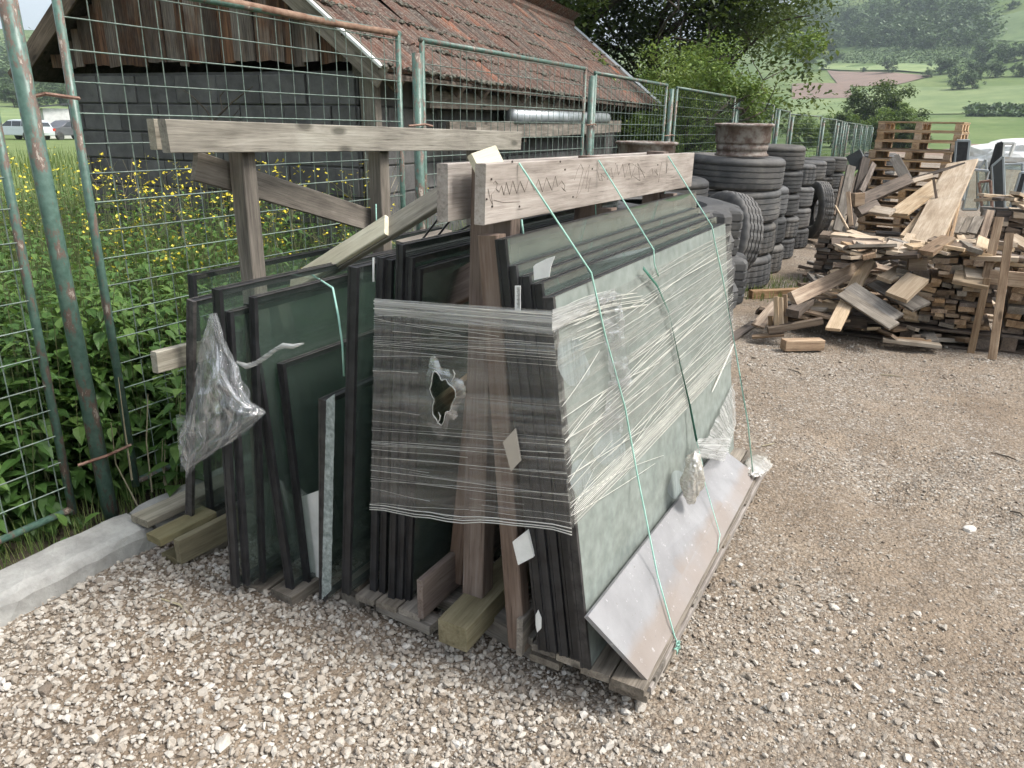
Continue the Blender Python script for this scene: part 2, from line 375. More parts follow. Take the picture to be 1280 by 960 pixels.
def leafmat(name, a, b, c, tr=.25, spec=.3):
    t = NT(name); at = t.n('ShaderNodeAttribute', attribute_name='tone'); f = at.outputs['Fac']
    col = t.ramp(f, [(0, a), (.5, b), (1, c)])
    p = t.bsdf(col, .5, None, spec); tl = t.n('ShaderNodeBsdfTranslucent'); t.l(t.mix(.5, col, (.16, .22, .03), 'ADD'), tl.inputs[0])
    m = t.n('ShaderNodeMixShader'); m.inputs[0].default_value = tr; t.l(p.outputs[0], m.inputs[1]); t.l(tl.outputs[0], m.inputs[2]); return t.done(m)
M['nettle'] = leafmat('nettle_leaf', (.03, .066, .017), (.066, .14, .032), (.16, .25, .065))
M['grass'] = leafmat('tall_grass', (.06, .10, .025), (.12, .18, .05), (.28, .30, .12))
M['flower'] = leafmat('yellow_petals', (.62, .5, .03), (.75, .62, .05), (.8, .7, .15), .1)
M['tree_dark'] = leafmat('tree_leaf_dark', (.022, .04, .012), (.05, .08, .02), (.12, .16, .045))
M['tree_light'] = leafmat('tree_leaf_light', (.06, .10, .022), (.12, .19, .042), (.26, .32, .09))
M['tree_far'] = leafmat('far_tree_leaf', (.055, .095, .038), (.085, .135, .052), (.13, .19, .075), .1)
M['bark'] = simple('bark', (.05, .04, .03), .95, .1, 10, (.12, .10, .08), .8)
M['stem'] = simple('plant_stem', (.10, .14, .05), .7, .2, 10, (.2, .2, .09), .2)
M['dry_stem'] = simple('dry_stalk', (.28, .24, .15), .8, .2, 10, (.42, .37, .25), .2)

def stones():
    t = NT('gravel_stone'); at = t.n('ShaderNodeAttribute', attribute_name='tone'); f = at.outputs['Fac']
    c = t.ramp(f, [(0, (.09, .07, .052)), (.2, (.21, .17, .135)), (.42, (.33, .285, .235)), (.65, (.42, .38, .325)), (.85, (.52, .485, .43)), (1, (.64, .61, .565))])
    n = t.noise(t.coord(), 60, 4, .7); c = t.mix(t.ramp(n, [(.4, 0.0), (.7, .5)]), c, (.26, .22, .175))
    return t.done(t.bsdf(c, .9, t.bump(n, .4, .003), .2))
M['stone'] = stones()
def yard():
    t = NT('yard_gravel'); v = t.coord()
    big = t.noise(v, .55, 5, .6); mid = t.noise(v, 3.2, 5, .65)
    d1 = t.voro(v, 70, 'Distance'); c1 = t.voro(v, 70, 'Color'); c2 = t.voro(v, 160, 'Color'); d2 = t.voro(v, 160, 'Distance')
    sep = t.n('ShaderNodeSeparateColor'); t.l(c1, sep.inputs[0]); sep2 = t.n('ShaderNodeSeparateColor'); t.l(c2, sep2.inputs[0])
    peb = t.ramp(sep.outputs[0], [(0, (.13, .11, .09)), (.4, (.26, .225, .185)), (.75, (.37, .335, .285)), (1, (.58, .55, .5))])
    fine = t.ramp(sep2.outputs[1], [(0, (.12, .09, .066)), (.5, (.26, .21, .158)), (1, (.42, .365, .295))])
    dirt = t.ramp(mid, [(.3, (.13, .092, .062)), (.7, (.30, .238, .175))])
    a = t.mix(t.ramp(sep.outputs[1], [(.45, 0.0), (.55, .85)]), fine, peb); a = t.mix(t.ramp(t.math('ADD', t.math('MULTIPLY', big, .7), t.math('MULTIPLY', mid, .3)), [(.44, .12), (.58, .85)]), a, dirt)
    a = t.mix(1.0, a, t.ramp(d1, [(0, 1.0), (.5, 1.0), (.75, .72)]), 'MULTIPLY')
    h = t.math('ADD', t.math('MULTIPLY', t.math('SUBTRACT', 1.0, d1), .6), t.math('MULTIPLY', t.math('SUBTRACT', 1.0, d2), .3))
    return t.done(t.bsdf(a, .95, t.bump(h, .9, .012), .15))
M['yard'] = yard()
def meadow():
    t = NT('meadow'); v = t.coord(); n = t.noise(v, .02, 5, .6); n2 = t.noise(v, .5, 5, .7); n3 = t.noise(v, .006, 4, .5)
    c = t.ramp(t.math('ADD', t.math('MULTIPLY', n, .7), t.math('MULTIPLY', t.noise(v, .09, 4, .7), .3)), [(.36, (.06, .10, .036)), (.5, (.11, .16, .055)), (.62, (.18, .22, .088))])
    c = t.mix(t.ramp(n2, [(.4, 0.0), (.7, .45)]), c, (.07, .11, .035)); c = t.mix(t.ramp(n3, [(.5, 0.0), (.6, .5)]), c, (.18, .22, .09))
    return t.done(t.bsdf(c, .95, None, .1))
M['meadow'] = meadow()
M['soil'] = simple('soil_under_weeds', (.035, .028, .018), .95, 0, 12, (.085, .07, .045), .7, bd=.01)
M['ploughed'] = simple('ploughed_soil', (.17, .12, .095), .95, .1, .12, (.21, .145, .11), .3)
M['field_light'] = simple('light_crop_field', (.12, .175, .06), .95, .12, .09, (.20, .25, .10), .3)
M['field_mid'] = simple('orchard_ground', (.09, .14, .052), .95, .1, .14, (.155, .215, .085), .3)
M['bank'] = simple('bare_earth_bank', (.16, .11, .08), .95, .1, .6, (.28, .21, .16), .5)
# ================================================================== SETTING
def smooth(a, b, x): t = np.clip((x - a) / (b - a), 0, 1); return t * t * (3 - 2 * t)
def vnoise(x, y, seed=0):
    xi, yi = np.floor(x).astype(int), np.floor(y).astype(int); xf, yf = x - xi, y - yi
    def h(a, b): s = np.sin(a * 127.1 + b * 311.7 + seed * 74.7) * 43758.5453; return s - np.floor(s)
    u, w = xf * xf * (3 - 2 * xf), yf * yf * (3 - 2 * yf)
    return (h(xi, yi) * (1 - u) + h(xi + 1, yi) * u) * (1 - w) + (h(xi, yi + 1) * (1 - u) + h(xi + 1, yi + 1) * u) * w
def fbm(x, y, seed=0, o=4):
    s = 0; a = .5; n = 0
    for k in range(o): s = s + a * vnoise(x * 2 ** k, y * 2 ** k, seed + k); n += a; a *= .55
    return s / n
RA = [0, 120, 160, 220, 300, 380, 460, 560, 680, 820, 1100, 3000]
RZ = [0, 0, 1.2, 6, 17, 31, 52, 88, 122, 140, 150, 150]
def terrain(x, y):
    x = np.asarray(x, float); y = np.asarray(y, float); r = np.hypot(x, y); az = np.degrees(np.arctan2(x, y))   # 0 = along the yard, + to the right
    base = np.interp(r, RA, RZ)
    k = np.interp(az, [-180, -75, -58, -40, -16, -9, -3, 6, 25, 60, 110, 180], [.3, .42, .50, .45, .55, .80, 1.0, 1.15, 1.2, 1.0, .4, .3])
    far = np.interp(r, [0, 500, 700, 950, 1200], [0, 0, 1, 1.0, 1.0])
    bumps = (fbm(x / 130, y / 130, 3) - .5) * np.interp(r, [0, 150, 400, 900], [0, 0, 12, 34])
    z = base * k + bumps * k + far * 0
    hole = smooth(60, 34, np.hypot(x - 8, y - 18))
    return z - .06 - .1 * hole
# terrain sheet: polar grid reaching past the ridge
rr = np.concatenate([[0.0], np.geomspace(3, 3000, 110)]); aa = np.radians(np.linspace(0, 360, 241)[:-1])
Rg, Ag = np.meshgrid(rr, aa, indexing='ij'); tx, ty = Rg * np.sin(Ag), Rg * np.cos(Ag); tz = terrain(tx, ty)
na = len(aa); nr = len(rr)
Vt = np.stack([tx, ty, tz], -1).reshape(-1, 3)
I, J = np.meshgrid(np.arange(nr - 1), np.arange(na), indexing='ij'); J2 = (J + 1) % na
Ft = np.stack([I * na + J, I * na + J2, (I + 1) * na + J2, (I + 1) * na + J], -1).reshape(-1, 4)
prop(link('meadow_and_hills', mesh_np('terrain', Vt, Ft[:, ::-1], True), M['meadow']), kind='structure')

# yard: gravel sheet, finely divided near the camera so the ground rolls a little
def yz(x, y):
    h = (fbm(x * 1.1, y * 1.1, 5) - .5) * .055 + (fbm(x * 5, y * 5, 9) - .5) * .014
    rut = -.05 * np.exp(-((y - 3.55) / .16) ** 2) * smooth(-.2, .1, x) * smooth(.75, .45, x) - .045 * np.exp(-((y - 4.1) / .14) ** 2) * smooth(-.35, -.1, x) * smooth(.5, .2, x)
    heap = .035 * smooth(-1.0, -1.7, x) * smooth(1.9, 1.4, y)
    return h * smooth(14, 5, np.hypot(x, y)) + rut + heap
xs = np.concatenate([np.arange(-2.42, 2.2, .022), np.geomspace(2.2, 60, 40)]); ys = np.concatenate([-np.geomspace(8, .6, 12), np.arange(-.2, 6.5, .022) , np.geomspace(6.6, 70, 60)])
X, Y = np.meshgrid(xs, ys, indexing='ij'); Z = yz(X, Y)
Z += (rng.random(Z.shape) - .5) * .006 * (np.hypot(X, Y) < 7)
V = np.stack([X, Y, Z], -1).reshape(-1, 3); nx, ny = X.shape
I, J = np.meshgrid(np.arange(nx - 1), np.arange(ny - 1), indexing='ij')
Fy = np.stack([I * ny + J, (I + 1) * ny + J, (I + 1) * ny + J + 1, I * ny + J + 1], -1).reshape(-1, 4)
prop(link('yard_ground', mesh_np('yard', V, Fy, True), M['yard']), kind='structure')

# soil strip under the weeds left of the kerb
xs = np.linspace(-14, -2.54, 120); ys = np.linspace(-3, 30, 240); X, Y = np.meshgrid(xs, ys, indexing='ij')
Z = .055 + (fbm(X * 2, Y * 2, 4) - .5) * .07; Z = Z * smooth(-14, -11, X) - .0
V = np.stack([X, Y, Z], -1).reshape(-1, 3); nx, ny = X.shape
I, J = np.meshgrid(np.arange(nx - 1), np.arange(ny - 1), indexing='ij')
Fs = np.stack([I * ny + J, (I + 1) * ny + J, (I + 1) * ny + J + 1, I * ny + J + 1], -1).reshape(-1, 4)
prop(link('verge_soil', mesh_np('soil', V, Fs, True), M['soil']), kind='structure')

# loose gravel: real stones, thrown as thick as they lie in the photograph
ico = bmesh.new(); bmesh.ops.create_icosphere(ico, subdivisions=1, radius=1.0)
iv = np.array([v.co[:] for v in ico.verts]); ifc = np.array([[v.index for v in f.verts] for f in ico.faces]); ico.free()
def stone_field(name, n, box, size, dens, seed, lab_tone=(.15, .9), flat=(.45, .85), bury=.35, lim=None):
    g = np.random.default_rng(seed); x = g.uniform(box[0], box[1], n * 3); y = g.uniform(box[2], box[3], n * 3)
    keep = g.random(n * 3) < dens(x, y); x, y = x[keep][:n], y[keep][:n]; m = len(x)
    s = size[0] * (size[1] / size[0]) ** (g.random(m) ** 1.6)
    base = []
    for k in range(14):
        q = iv * (1 + g.normal(0, .10, (len(iv), 1))); 
        for _ in range(6):                                   # cut facets
            d = g.normal(size=3); d /= np.linalg.norm(d); c = g.uniform(.35, .68); pr = q @ d; q = q - np.outer(np.maximum(pr - c, 0), d)
        base.append(q)
    base = np.array(base); k = g.integers(0, 14, m); q = base[k]
    sc = np.stack([s * g.uniform(.75, 1.25, m), s * g.uniform(.6, 1.0, m), s * g.uniform(flat[0], flat[1], m)], -1)
    q = q * sc[:, None, :]; a = g.uniform(0, 6.28, m); ti = g.normal(0, .25, m)
    ct, st = np.cos(ti)[:, None], np.sin(ti)[:, None]; q = np.stack([q[..., 0], q[..., 1] * ct - q[..., 2] * st, q[..., 1] * st + q[..., 2] * ct], -1)
    ca, sa = np.cos(a)[:, None], np.sin(a)[:, None]; q = np.stack([q[..., 0] * ca - q[..., 1] * sa, q[..., 0] * sa + q[..., 1] * ca, q[..., 2]], -1)
    z = yz(x, y) + sc[:, 2] * (1 - bury * 1.3) * g.uniform(.3, 1.0, m)
    q = q + np.stack([x, y, z], -1)[:, None, :]
    V = q.reshape(-1, 3); Fc = (ifc[None] + (np.arange(m) * len(iv))[:, None, None]).reshape(-1, 3)
    tone = np.clip(g.beta(2.1, 1.9, m) * (lab_tone[1] - lab_tone[0]) + lab_tone[0] , 0, 1); tone = np.repeat(tone, len(iv))
    return prop(link(name, mesh_np(name, V, Fc, False, {'tone': tone}), M['stone']), kind='stuff')
def dn_left(x, y): return np.clip(smooth(.05, -.75, x + .55 * (y - 1.0)) * smooth(2.6, 1.75, y) + .16, 0, 1)
def dn_right(x, y):
    p = fbm(x * 1.3, y * 1.3, 21); q = fbm(x * 4, y * 4, 23)
    return np.clip((p * .65 + q * .35 - .44) * 3.2, .05, .8)
stone_field('coarse_gravel', 16000, (-2.42, 0.3, .55, 2.7), (.006, .020), dn_left, 1, (.2, 1.0), bury=.2)
stone_field('fine_gravel', 20000, (-2.42, 0.9, .55, 2.6), (.0035, .009), lambda x, y: np.clip(dn_left(x, y) * .6 + .45, 0, 1), 2, (.12, .92), bury=.2)
stone_field('yard_stones', 20000, (-.9, 2.0, 1.2, 6.6), (.0035, .0105), lambda x, y: dn_right(x, y) * np.clip(3.2 / np.hypot(x, y), .25, 1), 3, (.1, .9))
stone_field('far_yard_stones', 3500, (-1.4, 9, 5.0, 16), (.010, .022), lambda x, y: dn_right(x, y), 4, (.15, .8))
# single larger stones that stand out
def rock(loc, s, label, tone, sd):
    g = np.random.default_rng(sd); b = bmesh.new(); bmesh.ops.create_icosphere(b, subdivisions=2, radius=1)
    for v in b.verts: v.co = v.co * (1 + g.normal(0, .07))
    for _ in range(5):
        d = Vector(g.normal(size=3)).normalized(); c = g.uniform(.55, .8)
        for v in b.verts:
            e = v.co.dot(d) - c
            if e > 0: v.co -= d * e
    for v in b.verts: v.co = Vector((v.co.x * s[0], v.co.y * s[1], v.co.z * s[2]))
    me = from_bm('rock', b); at = me.attributes.new('tone', 'FLOAT', 'POINT'); at.data.foreach_set('value', [tone] * len(me.vertices))
    o = link('stone', me, M['stone'], None, Matrix.Translation(Vector(loc) + Vector((0, 0, float(yz(loc[0], loc[1])) + s[2] * .4))) @ Matrix.Rotation(sd, 4, 'Z'))
    prop(o, label, 'stone')
rock(gz(1213, 658), (.035, .025, .018), 'whitish stone lying alone on the bare gravel right of the slab', .98, 1)
rock(gz(282, 946), (.033, .022, .014), 'largest pale flat stone at the bottom edge, in the coarse gravel', .8, 2)
rock(gz(1042, 757), (.02, .017, .01), 'small pale round stone on the brown dirt right of the pallet', .85, 3)
rock(gz(1105, 575), (.022, .02, .016), 'grey brown rounded stone on the gravel right of the slab', .45, 4)
rock(gz(800, 888), (.03, .018, .012), 'pale flat stone on the dirt just under the pallet corner', .75, 5)
rock(gz(62, 880), (.028, .024, .02), 'brown stone among pale gravel at the lower left', .12, 6)

# twigs and splinters lying about
for i, (a, b, lab) in enumerate([((1238, 566), (1276, 578), 'thin dark twig on the gravel at the right edge'), ((205, 768), (238, 786), 'small stick in the coarse gravel near the kerb end'), ((1262, 640), (1280, 648), 'short twig at the right border of the gravel'), ((952, 560), (968, 556), 'sliver of wood beside the far pallet corner'), ((1100, 470), (1128, 474), 'pale splinter before the wood heap'), ((985, 462), (1003, 468), 'dark splinter on the gravel left before the wood heap')]):
    p, q = gz(*a), gz(*b); z = lambda v: Vector((v.x, v.y, float(yz(v.x, v.y)) + .008)); m = MB(); c_ = p.lerp(q, .5) + Vector((.01, .012, 0)); m.tube([z(p), z(c_), z(q)], [.003, .004, .0015], 5)
    prop(m.build('twig', M['bark'] if i in (0, 2, 5) else M['dry_stem']), lab, 'twig')
# kerb
kb = thing('concrete_kerb', 'pale concrete kerb with a worn edge running under the green fence', 'kerb', (-2.47, 3, 0)); kb['kind'] = 'structure'; del kb['category']
for i, (y0, y1) in enumerate([(-2.2, -.72), (-.71, .0), (.01, 1.60), (1.615, 3.1), (3.11, 4.6), (4.61, 6.1)]):
    b = bmesh.new(); n = 34; g = np.random.default_rng(i)
    prof = [(-2.385, -.08), (-2.388, .045), (-2.392, .105), (-2.405, .128), (-2.43, .138), (-2.50, .142), (-2.56, .14), (-2.585, .12), (-2.6, -.08)]
    rings = []
    for k in range(n + 1):
        y = y0 + (y1 - y0) * k / n; edge = .012 if k in (0, n) else 0
        jit = g.normal(0, .0022, (len(prof), 2)); chip = .02 * max(0, fbm(np.array([y * 7.0]), np.array([i + .5]), 3)[0] - .55)
        rings.append([b.verts.new((px - (.6 * chip if 1 < q < 5 else 0) + jit[q, 0], y, pz - (chip if 2 < q < 6 else 0) - (edge if pz > .1 else 0) + jit[q, 1])) for q, (px, pz) in enumerate(prof)])
    for k in range(n):
        for q in range(len(prof) - 1): b.faces.new((rings[k][q], rings[k + 1][q], rings[k + 1][q + 1], rings[k][q + 1]))
    b.faces.new(rings[0]); b.faces.new(list(reversed(rings[-1])))
    bmesh.ops.recalc_face_normals(b, faces=b.faces)
    link('kerb_stone', from_bm('kerb_stone', b), M['concrete'], kb)

# ------------------------------------------------------------------ far fields draped on the hill
def hill_hit(x, y):
    d = ray(x, y); t = 100.0
    while t < 2500:
        p = EYE + d * t
        if p.z <= float(terrain(p.x, p.y)): break
        t += 1.5
    return p
def field(name, px4, mat, lift=.35, n=28):
    c = [hill_hit(*p) for p in px4]; V = []; 
    for i in range(n + 1):
        for j in range(n + 1):
            u, w = i / n, j / n
            p = c[0] * (1 - u) * (1 - w) + c[1] * u * (1 - w) + c[2] * u * w + c[3] * (1 - u) * w
            V.append((p.x, p.y, float(terrain(p.x, p.y)) + lift))
    Fc = [(i * (n + 1) + j, (i + 1) * (n + 1) + j, (i + 1) * (n + 1) + j + 1, i * (n + 1) + j + 1) for i in range(n) for j in range(n)]
    prop(link(name, mesh(name, V, Fc, True), mat), kind='structure')
field('light_meadow_field', [(985, 148), (1290, 142), (1290, 108), (985, 118)], M['field_light'], .2)
field('ploughed_field', [(990, 125), (1066, 124), (1062, 106), (990, 106)], M['ploughed'], .3)
field('ploughed_field', [(1048, 109), (1120, 107), (1166, 96), (1034, 89)], M['ploughed'], .3)
field('green_crop_field', [(1022, 88), (1165, 93), (1180, 84), (1030, 78)], M['field_light'], .5)
field('orchard_field', [(1020, 78), (1205, 83), (1215, 66), (1090, 57)], M['field_mid'], .5)
field('green_crop_field', [(1215, 52), (1300, 54), (1300, 10), (1235, 22)], M['field_mid'], .5)
field('light_meadow_field', [(0, 160), (96, 160), (100, 132), (0, 134)], M['field_light'], .2)
# earth bank behind the yard on the right
def bank():
    n, m = 60, 8; V = []
    for i in range(n + 1):
        for j in range(m + 1):
            x = -6 + 60 * i / n; s = j / m; h = math.sin(math.pi * s) * (1.0 + .35 * math.sin(i * 1.7) + .2 * math.sin(i * 3.1)) * min(1, i / 8)
            V.append((x, 62 + s * 9 + x * .1, -.1 + h * .7))
    Fc = [(i * (m + 1) + j, (i + 1) * (m + 1) + j, (i + 1) * (m + 1) + j + 1, i * (m + 1) + j + 1) for i in range(n) for j in range(m)]
    prop(link('earth_bank', mesh('bank', V, Fc, True), M['bank']), kind='structure')
bank()
# ================================================================== FOLIAGE
def leaf_cloud(P, size, g, aspect=.6, droop=.5, fold=.25, tone=None, quads=True):
    """P (n,3) leaf centres -> pointed folded leaves, 2 quads each"""
    n = len(P); s = size * g.uniform(.6, 1.3, n)
    a = g.uniform(0, 6.28, n); pit = g.normal(-droop, .45, n)
    d = np.stack([np.cos(a) * np.cos(pit), np.sin(a) * np.cos(pit), np.sin(pit)], -1)
    side = np.stack([-np.sin(a), np.cos(a), g.normal(0, .35, n)], -1); side /= np.linalg.norm(side, axis=1, keepdims=True)
    nrm = np.cross(d, side); S_ = s[:, None]
    base = P; tip = P + d * S_; m1 = P + d * S_ * .4
    l = m1 + side * S_ * aspect * .5 + nrm * S_ * fold * .3; r = m1 - side * S_ * aspect * .5 + nrm * S_ * fold * .3; c = P + d * S_ * .55 - nrm * S_ * .02
    V = np.stack([base, l, tip, r, c], 1).reshape(-1, 3); o = (np.arange(n) * 5)[:, None]
    Fc = np.concatenate([o + np.array([[0, 4, 2, 1]]), o + np.array([[0, 3, 2, 4]])])
    tn = (np.clip(g.beta(2, 2.2, n), 0, 1) if tone is None else tone)
    return V, Fc, np.repeat(tn, 5)
def plant_leaf(n_pts=0): pass
def broad_leaf_np(P, D, size, g, tone):
    """nettle like leaves: pointed heart shape, folded along the midrib, drooping tip; 8 tris"""
    n = len(P); s = size[:, None]; side = np.stack([-D[:, 1], D[:, 0], np.zeros(n)], -1); side /= np.linalg.norm(side, axis=1, keepdims=True) + 1e-6
    nr = np.cross(side, D); nr = np.where(nr[:, 2:3] < 0, -nr, nr)
    def pt(u, w, h): return P + D * s * u + side * s * w + nr * s * h
    dz = np.array([0, 0, -1.0])
    V = np.stack([pt(0, 0, 0), pt(.22, .27, .07), pt(.5, .27, .04) + dz * s * .04, pt(.78, .13, -.02) + dz * s * .10, pt(1.0, 0, -.1) + dz * s * .2,
                  pt(.78, -.13, -.02) + dz * s * .10, pt(.5, -.27, .04) + dz * s * .04, pt(.22, -.27, .07), pt(.25, 0, -.02), pt(.6, 0, -.03) + dz * s * .06], 1).reshape(-1, 3)
    o = (np.arange(n) * 10)[:, None]
    fs = [[0, 8, 1, 1], [8, 9, 2, 1], [9, 4, 3, 2], [0, 7, 8, 8], [8, 7, 6, 9], [9, 6, 5, 4]]
    T = []
    for f in ([0, 8, 1], [8, 9, 2], [8, 2, 1], [9, 4, 3], [9, 3, 2], [0, 7, 8], [8, 7, 6], [8, 6, 9], [9, 6, 5], [9, 5, 4]): T.append(o + np.array([f]))
    return V, np.concatenate(T), np.repeat(tone, 10)
def stem_strips(A, B, r):
    """thin 3-sided stems from A to B"""
    n = len(A); out = []
    for k in range(3):
        a = 2.094 * k; off = np.array([math.cos(a), math.sin(a), 0]) * r; out += [A + off, B + off * .5]
    V = np.stack(out, 1).reshape(-1, 3); o = (np.arange(n) * 6)[:, None]
    return V, np.concatenate([o + np.array([[0, 2, 3, 1]]), o + np.array([[2, 4, 5, 3]]), o + np.array([[4, 0, 1, 5]])])
def nettles(name, xy, hts, seed, leaf=(.065, .115), gap=.05, lab=None, cat=None):
    g = np.random.default_rng(seed); P = []; D = []; SZ = []; TN = []; A = []; B = []
    for (x, y), h in zip(xy, hts):
        lean = g.normal(0, .10, 2); n = max(4, int(h / gap)); a0 = g.uniform(0, 6.28); pt = g.uniform(-.12, .12)
        A.append((x, y, .03)); B.append((x + lean[0] * h, y + lean[1] * h, h))
        for k in range(n):
            f = .16 + .84 * (k + .5) / n; z = h * f; bx, by = x + lean[0] * h * f, y + lean[1] * h * f; sz = g.uniform(*leaf) * (1.1 - .5 * f ** 3)
            for q in range(2):
                a = a0 + k * 1.57 + q * 3.14 + g.normal(0, .3); el = g.normal(-.1, .3) + (.5 if k == n - 1 else 0)
                pet = .25 * sz + .01
                P.append((bx + math.cos(a) * pet, by + math.sin(a) * pet, z)); D.append((math.cos(a) * math.cos(el), math.sin(a) * math.cos(el), math.sin(el)))
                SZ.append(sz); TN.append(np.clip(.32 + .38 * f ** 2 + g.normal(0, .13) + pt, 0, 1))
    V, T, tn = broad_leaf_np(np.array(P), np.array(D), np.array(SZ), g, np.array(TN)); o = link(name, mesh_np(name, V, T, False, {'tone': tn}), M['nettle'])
    V, T = stem_strips(np.array(A), np.array(B), .0035); s = link('stems', mesh_np('stems', V, T), M['stem'], o)
    return o
g = np.random.default_rng(5)
# broad-leaved weeds right behind the fence
def scatter(n, x0, x1, y0, y1, f=None):
    P = []; 
    while len(P) < n:
        x, y = g.uniform(x0, x1), g.uniform(y0, y1)
        if f is None or f(x, y): P.append((x, y))
    return P
shed_c = Vector((-3.6156, 4.4108, 0)); SA = math.radians(6.75); SL = Vector((-math.sin(SA), math.cos(SA), 0)); SW = Vector((-math.cos(SA), -math.sin(SA), 0))
def outside_shed(x, y, m=.08):
    d = Vector((x, y, 0)) - shed_c; return not (-m < d.dot(SL) < 9 and -m < d.dot(SW) < 2.9)
pts = scatter(1050, -4.4, -2.82, .3, 3.5, lambda x, y: outside_shed(x, y) and g.random() < (1.0 if x > -3.6 else .6))
hts = [max(.2, (.72 + .24 * fbm(np.array([x * 1.5]), np.array([y * 1.5]), 2)[0]) * (1 - .22 * max(0, y - 2.3)) * g.uniform(.6, 1.08) * (.75 if x > -2.95 else 1)) for x, y in pts]
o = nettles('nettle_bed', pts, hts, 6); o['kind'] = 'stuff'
pts = scatter(500, -3.5, -2.8, 3.4, 7.5, outside_shed); hts = [g.uniform(.2, .6) for _ in pts]
nettles('low_weed_bed', pts, hts, 7)['kind'] = 'stuff'
# single weeds that stand out at the kerb
for i, (x, y, h, lab) in enumerate([(-2.62, 1.86, .62, 'tall broad-leaved weed growing between kerb and the leftmost glass panes'), (-2.66, 1.98, .74, 'bushy green weed directly behind the short grey plank end'),
                              (-2.63, 1.42, .16, 'low weed sprouting on the kerb beside the thick green post')]):
    o = nettles('weed_plant', [(x, y)], [h], 30 + i, (.07, .11), .035); prop(o, lab, 'weed')
# tall grass: blades
def blades(name, n, x0, x1, y0, y1, h, w, seed, mat, f=None, curl=.35):
    g = np.random.default_rng(seed); P = []
    xs_, ys_ = g.uniform(x0, x1, n), g.uniform(y0, y1, n)
    if f is not None: k = np.array([f(a, b) for a, b in zip(xs_, ys_)]); xs_, ys_ = xs_[k], ys_[k]
    n = len(xs_); H_ = h[0] + (h[1] - h[0]) * g.random(n); a = g.uniform(0, 6.28, n); c = g.uniform(.1, curl, n)
    d = np.stack([np.cos(a), np.sin(a), 0 * a], -1); s = np.stack([-np.sin(a), np.cos(a), 0 * a], -1) * w
    b = np.stack([xs_, ys_, np.full(n, .02)], -1); up = np.array([0, 0, 1.0])
    rows = []
    for t in (0, .4, .75, 1.0):
        p = b + up * (H_ * (t - .25 * c * t * t))[:, None] + d * (H_ * c * t * t)[:, None]; ww = (1 - t) ** .7 + .06
        rows += [p + s * ww, p - s * ww]
    V = np.stack(rows, 1).reshape(-1, 3); o = (np.arange(n) * 8)[:, None]
    Fc = np.concatenate([o + np.array([[2 * i, 2 * i + 1, 2 * i + 3, 2 * i + 2]]) for i in range(3)])
    return prop(link(name, mesh_np(name, V, Fc, False, {'tone': np.repeat(g.random(n), 8)}), mat), kind='stuff')
blades('tall_grass', 16000, -7.5, -2.85, 2.2, 6.5, (.35, 1.0), .0035, 12, M['grass'], lambda x, y: outside_shed(x, y) and (x < -3.3 or y > 3.0) and y - .25 * (x + 3) > 2.6)
blades('tall_grass', 12000, -14, -4.6, -1, 12, (.3, .8), .006, 13, M['grass'], lambda x, y: outside_shed(x, y, .1))
blades('verge_grass', 5000, -2.9, -2.57, -1.0, 5.5, (.04, .2), .002, 14, M['grass'])
blades('yard_grass_tuft', 900, -1.75, -.95, 7.4, 8.8, (.02, .09), .003, 15, M['grass'])
blades('fence_line_grass', 5000, -3.4, -2.75, 6, 30, (.2, .8), .006, 16, M['grass'])
blades('field_grass', 14000, -30, -3.0, 10, 45, (.3, .7), .012, 17, M['grass'], lambda x, y: outside_shed(x, y, .2))
# yellow flowering stalks in front of the shed
def flowers(name, n, box, h, seed, f, sz=.012):
    g = np.random.default_rng(seed); A = []; B = []; P = []; TP = []
    while len(A) < n:
        x, y = g.uniform(box[0], box[1]), g.uniform(box[2], box[3])
        if not f(x, y): continue
        hh = g.uniform(*h); l = g.normal(0, .1, 2); A.append((x, y, .03)); B.append((x + l[0], y + l[1], hh))
        for k in range(g.integers(3, 10)):
            z = hh - abs(g.normal(0, .09)); P.append((x + l[0] * z / hh + g.normal(0, .03), y + l[1] * z / hh + g.normal(0, .03), z))
    A = np.array(A); B = np.array(B); V, T = stem_strips(A, B, .0022)
    st = link(name, mesh_np('stalks', V, T), M['stem']); st['kind'] = 'stuff'
    P = np.array(P); V1, F1, t1 = leaf_cloud(P, sz, g, .9, -.4); V2, F2, t2 = leaf_cloud(P, sz, g, .9, -.4)
    link('petals', mesh_np('petals', np.concatenate([V1, V2]), np.concatenate([F1, F2 + len(V1)]), False, {'tone': np.concatenate([t1, t2])}), M['flower'], st)
    L = A[g.integers(0, len(A), n * 9)] + (B - A)[g.integers(0, len(A), n * 9)] * 0; L[:, 2] = g.uniform(.1, .8, len(L)); L[:, :2] += g.normal(0, .02, (len(L), 2))
    V3, F3, t3 = leaf_cloud(L, .05, g, .28, .1); link('leaves', mesh_np('leaves', V3, F3, False, {'tone': t3}), M['grass'], st)
flowers('yellow_flower_patch', 230, (-5.6, -3.0, 2.6, 4.35), (.55, 1.42), 41, lambda x, y: outside_shed(x, y) and y - .3 * (x + 3) > 2.95, .02)
flowers('yellow_flower_patch', 60, (-3.45, -2.9, 4.2, 6.2), (.5, 1.15), 42, outside_shed, .018)
flowers('yellow_flower_patch', 200, (-8, -3.3, 1.2, 4.6), (.6, 1.4), 43, lambda x, y: outside_shed(x, y) and y - .25 * (x + 3) > 1.9, .016)
# mixed leafy weeds among the flowers
pts = scatter(1150, -7.0, -3.05, 1.3, 4.35, lambda x, y: outside_shed(x, y) and y > .9 - .25 * (x + 3)); hts = [g.uniform(.6, 1.2) for _ in pts]
nettles('mixed_weeds', pts, hts, 8, (.04, .07), .075)['kind'] = 'stuff'
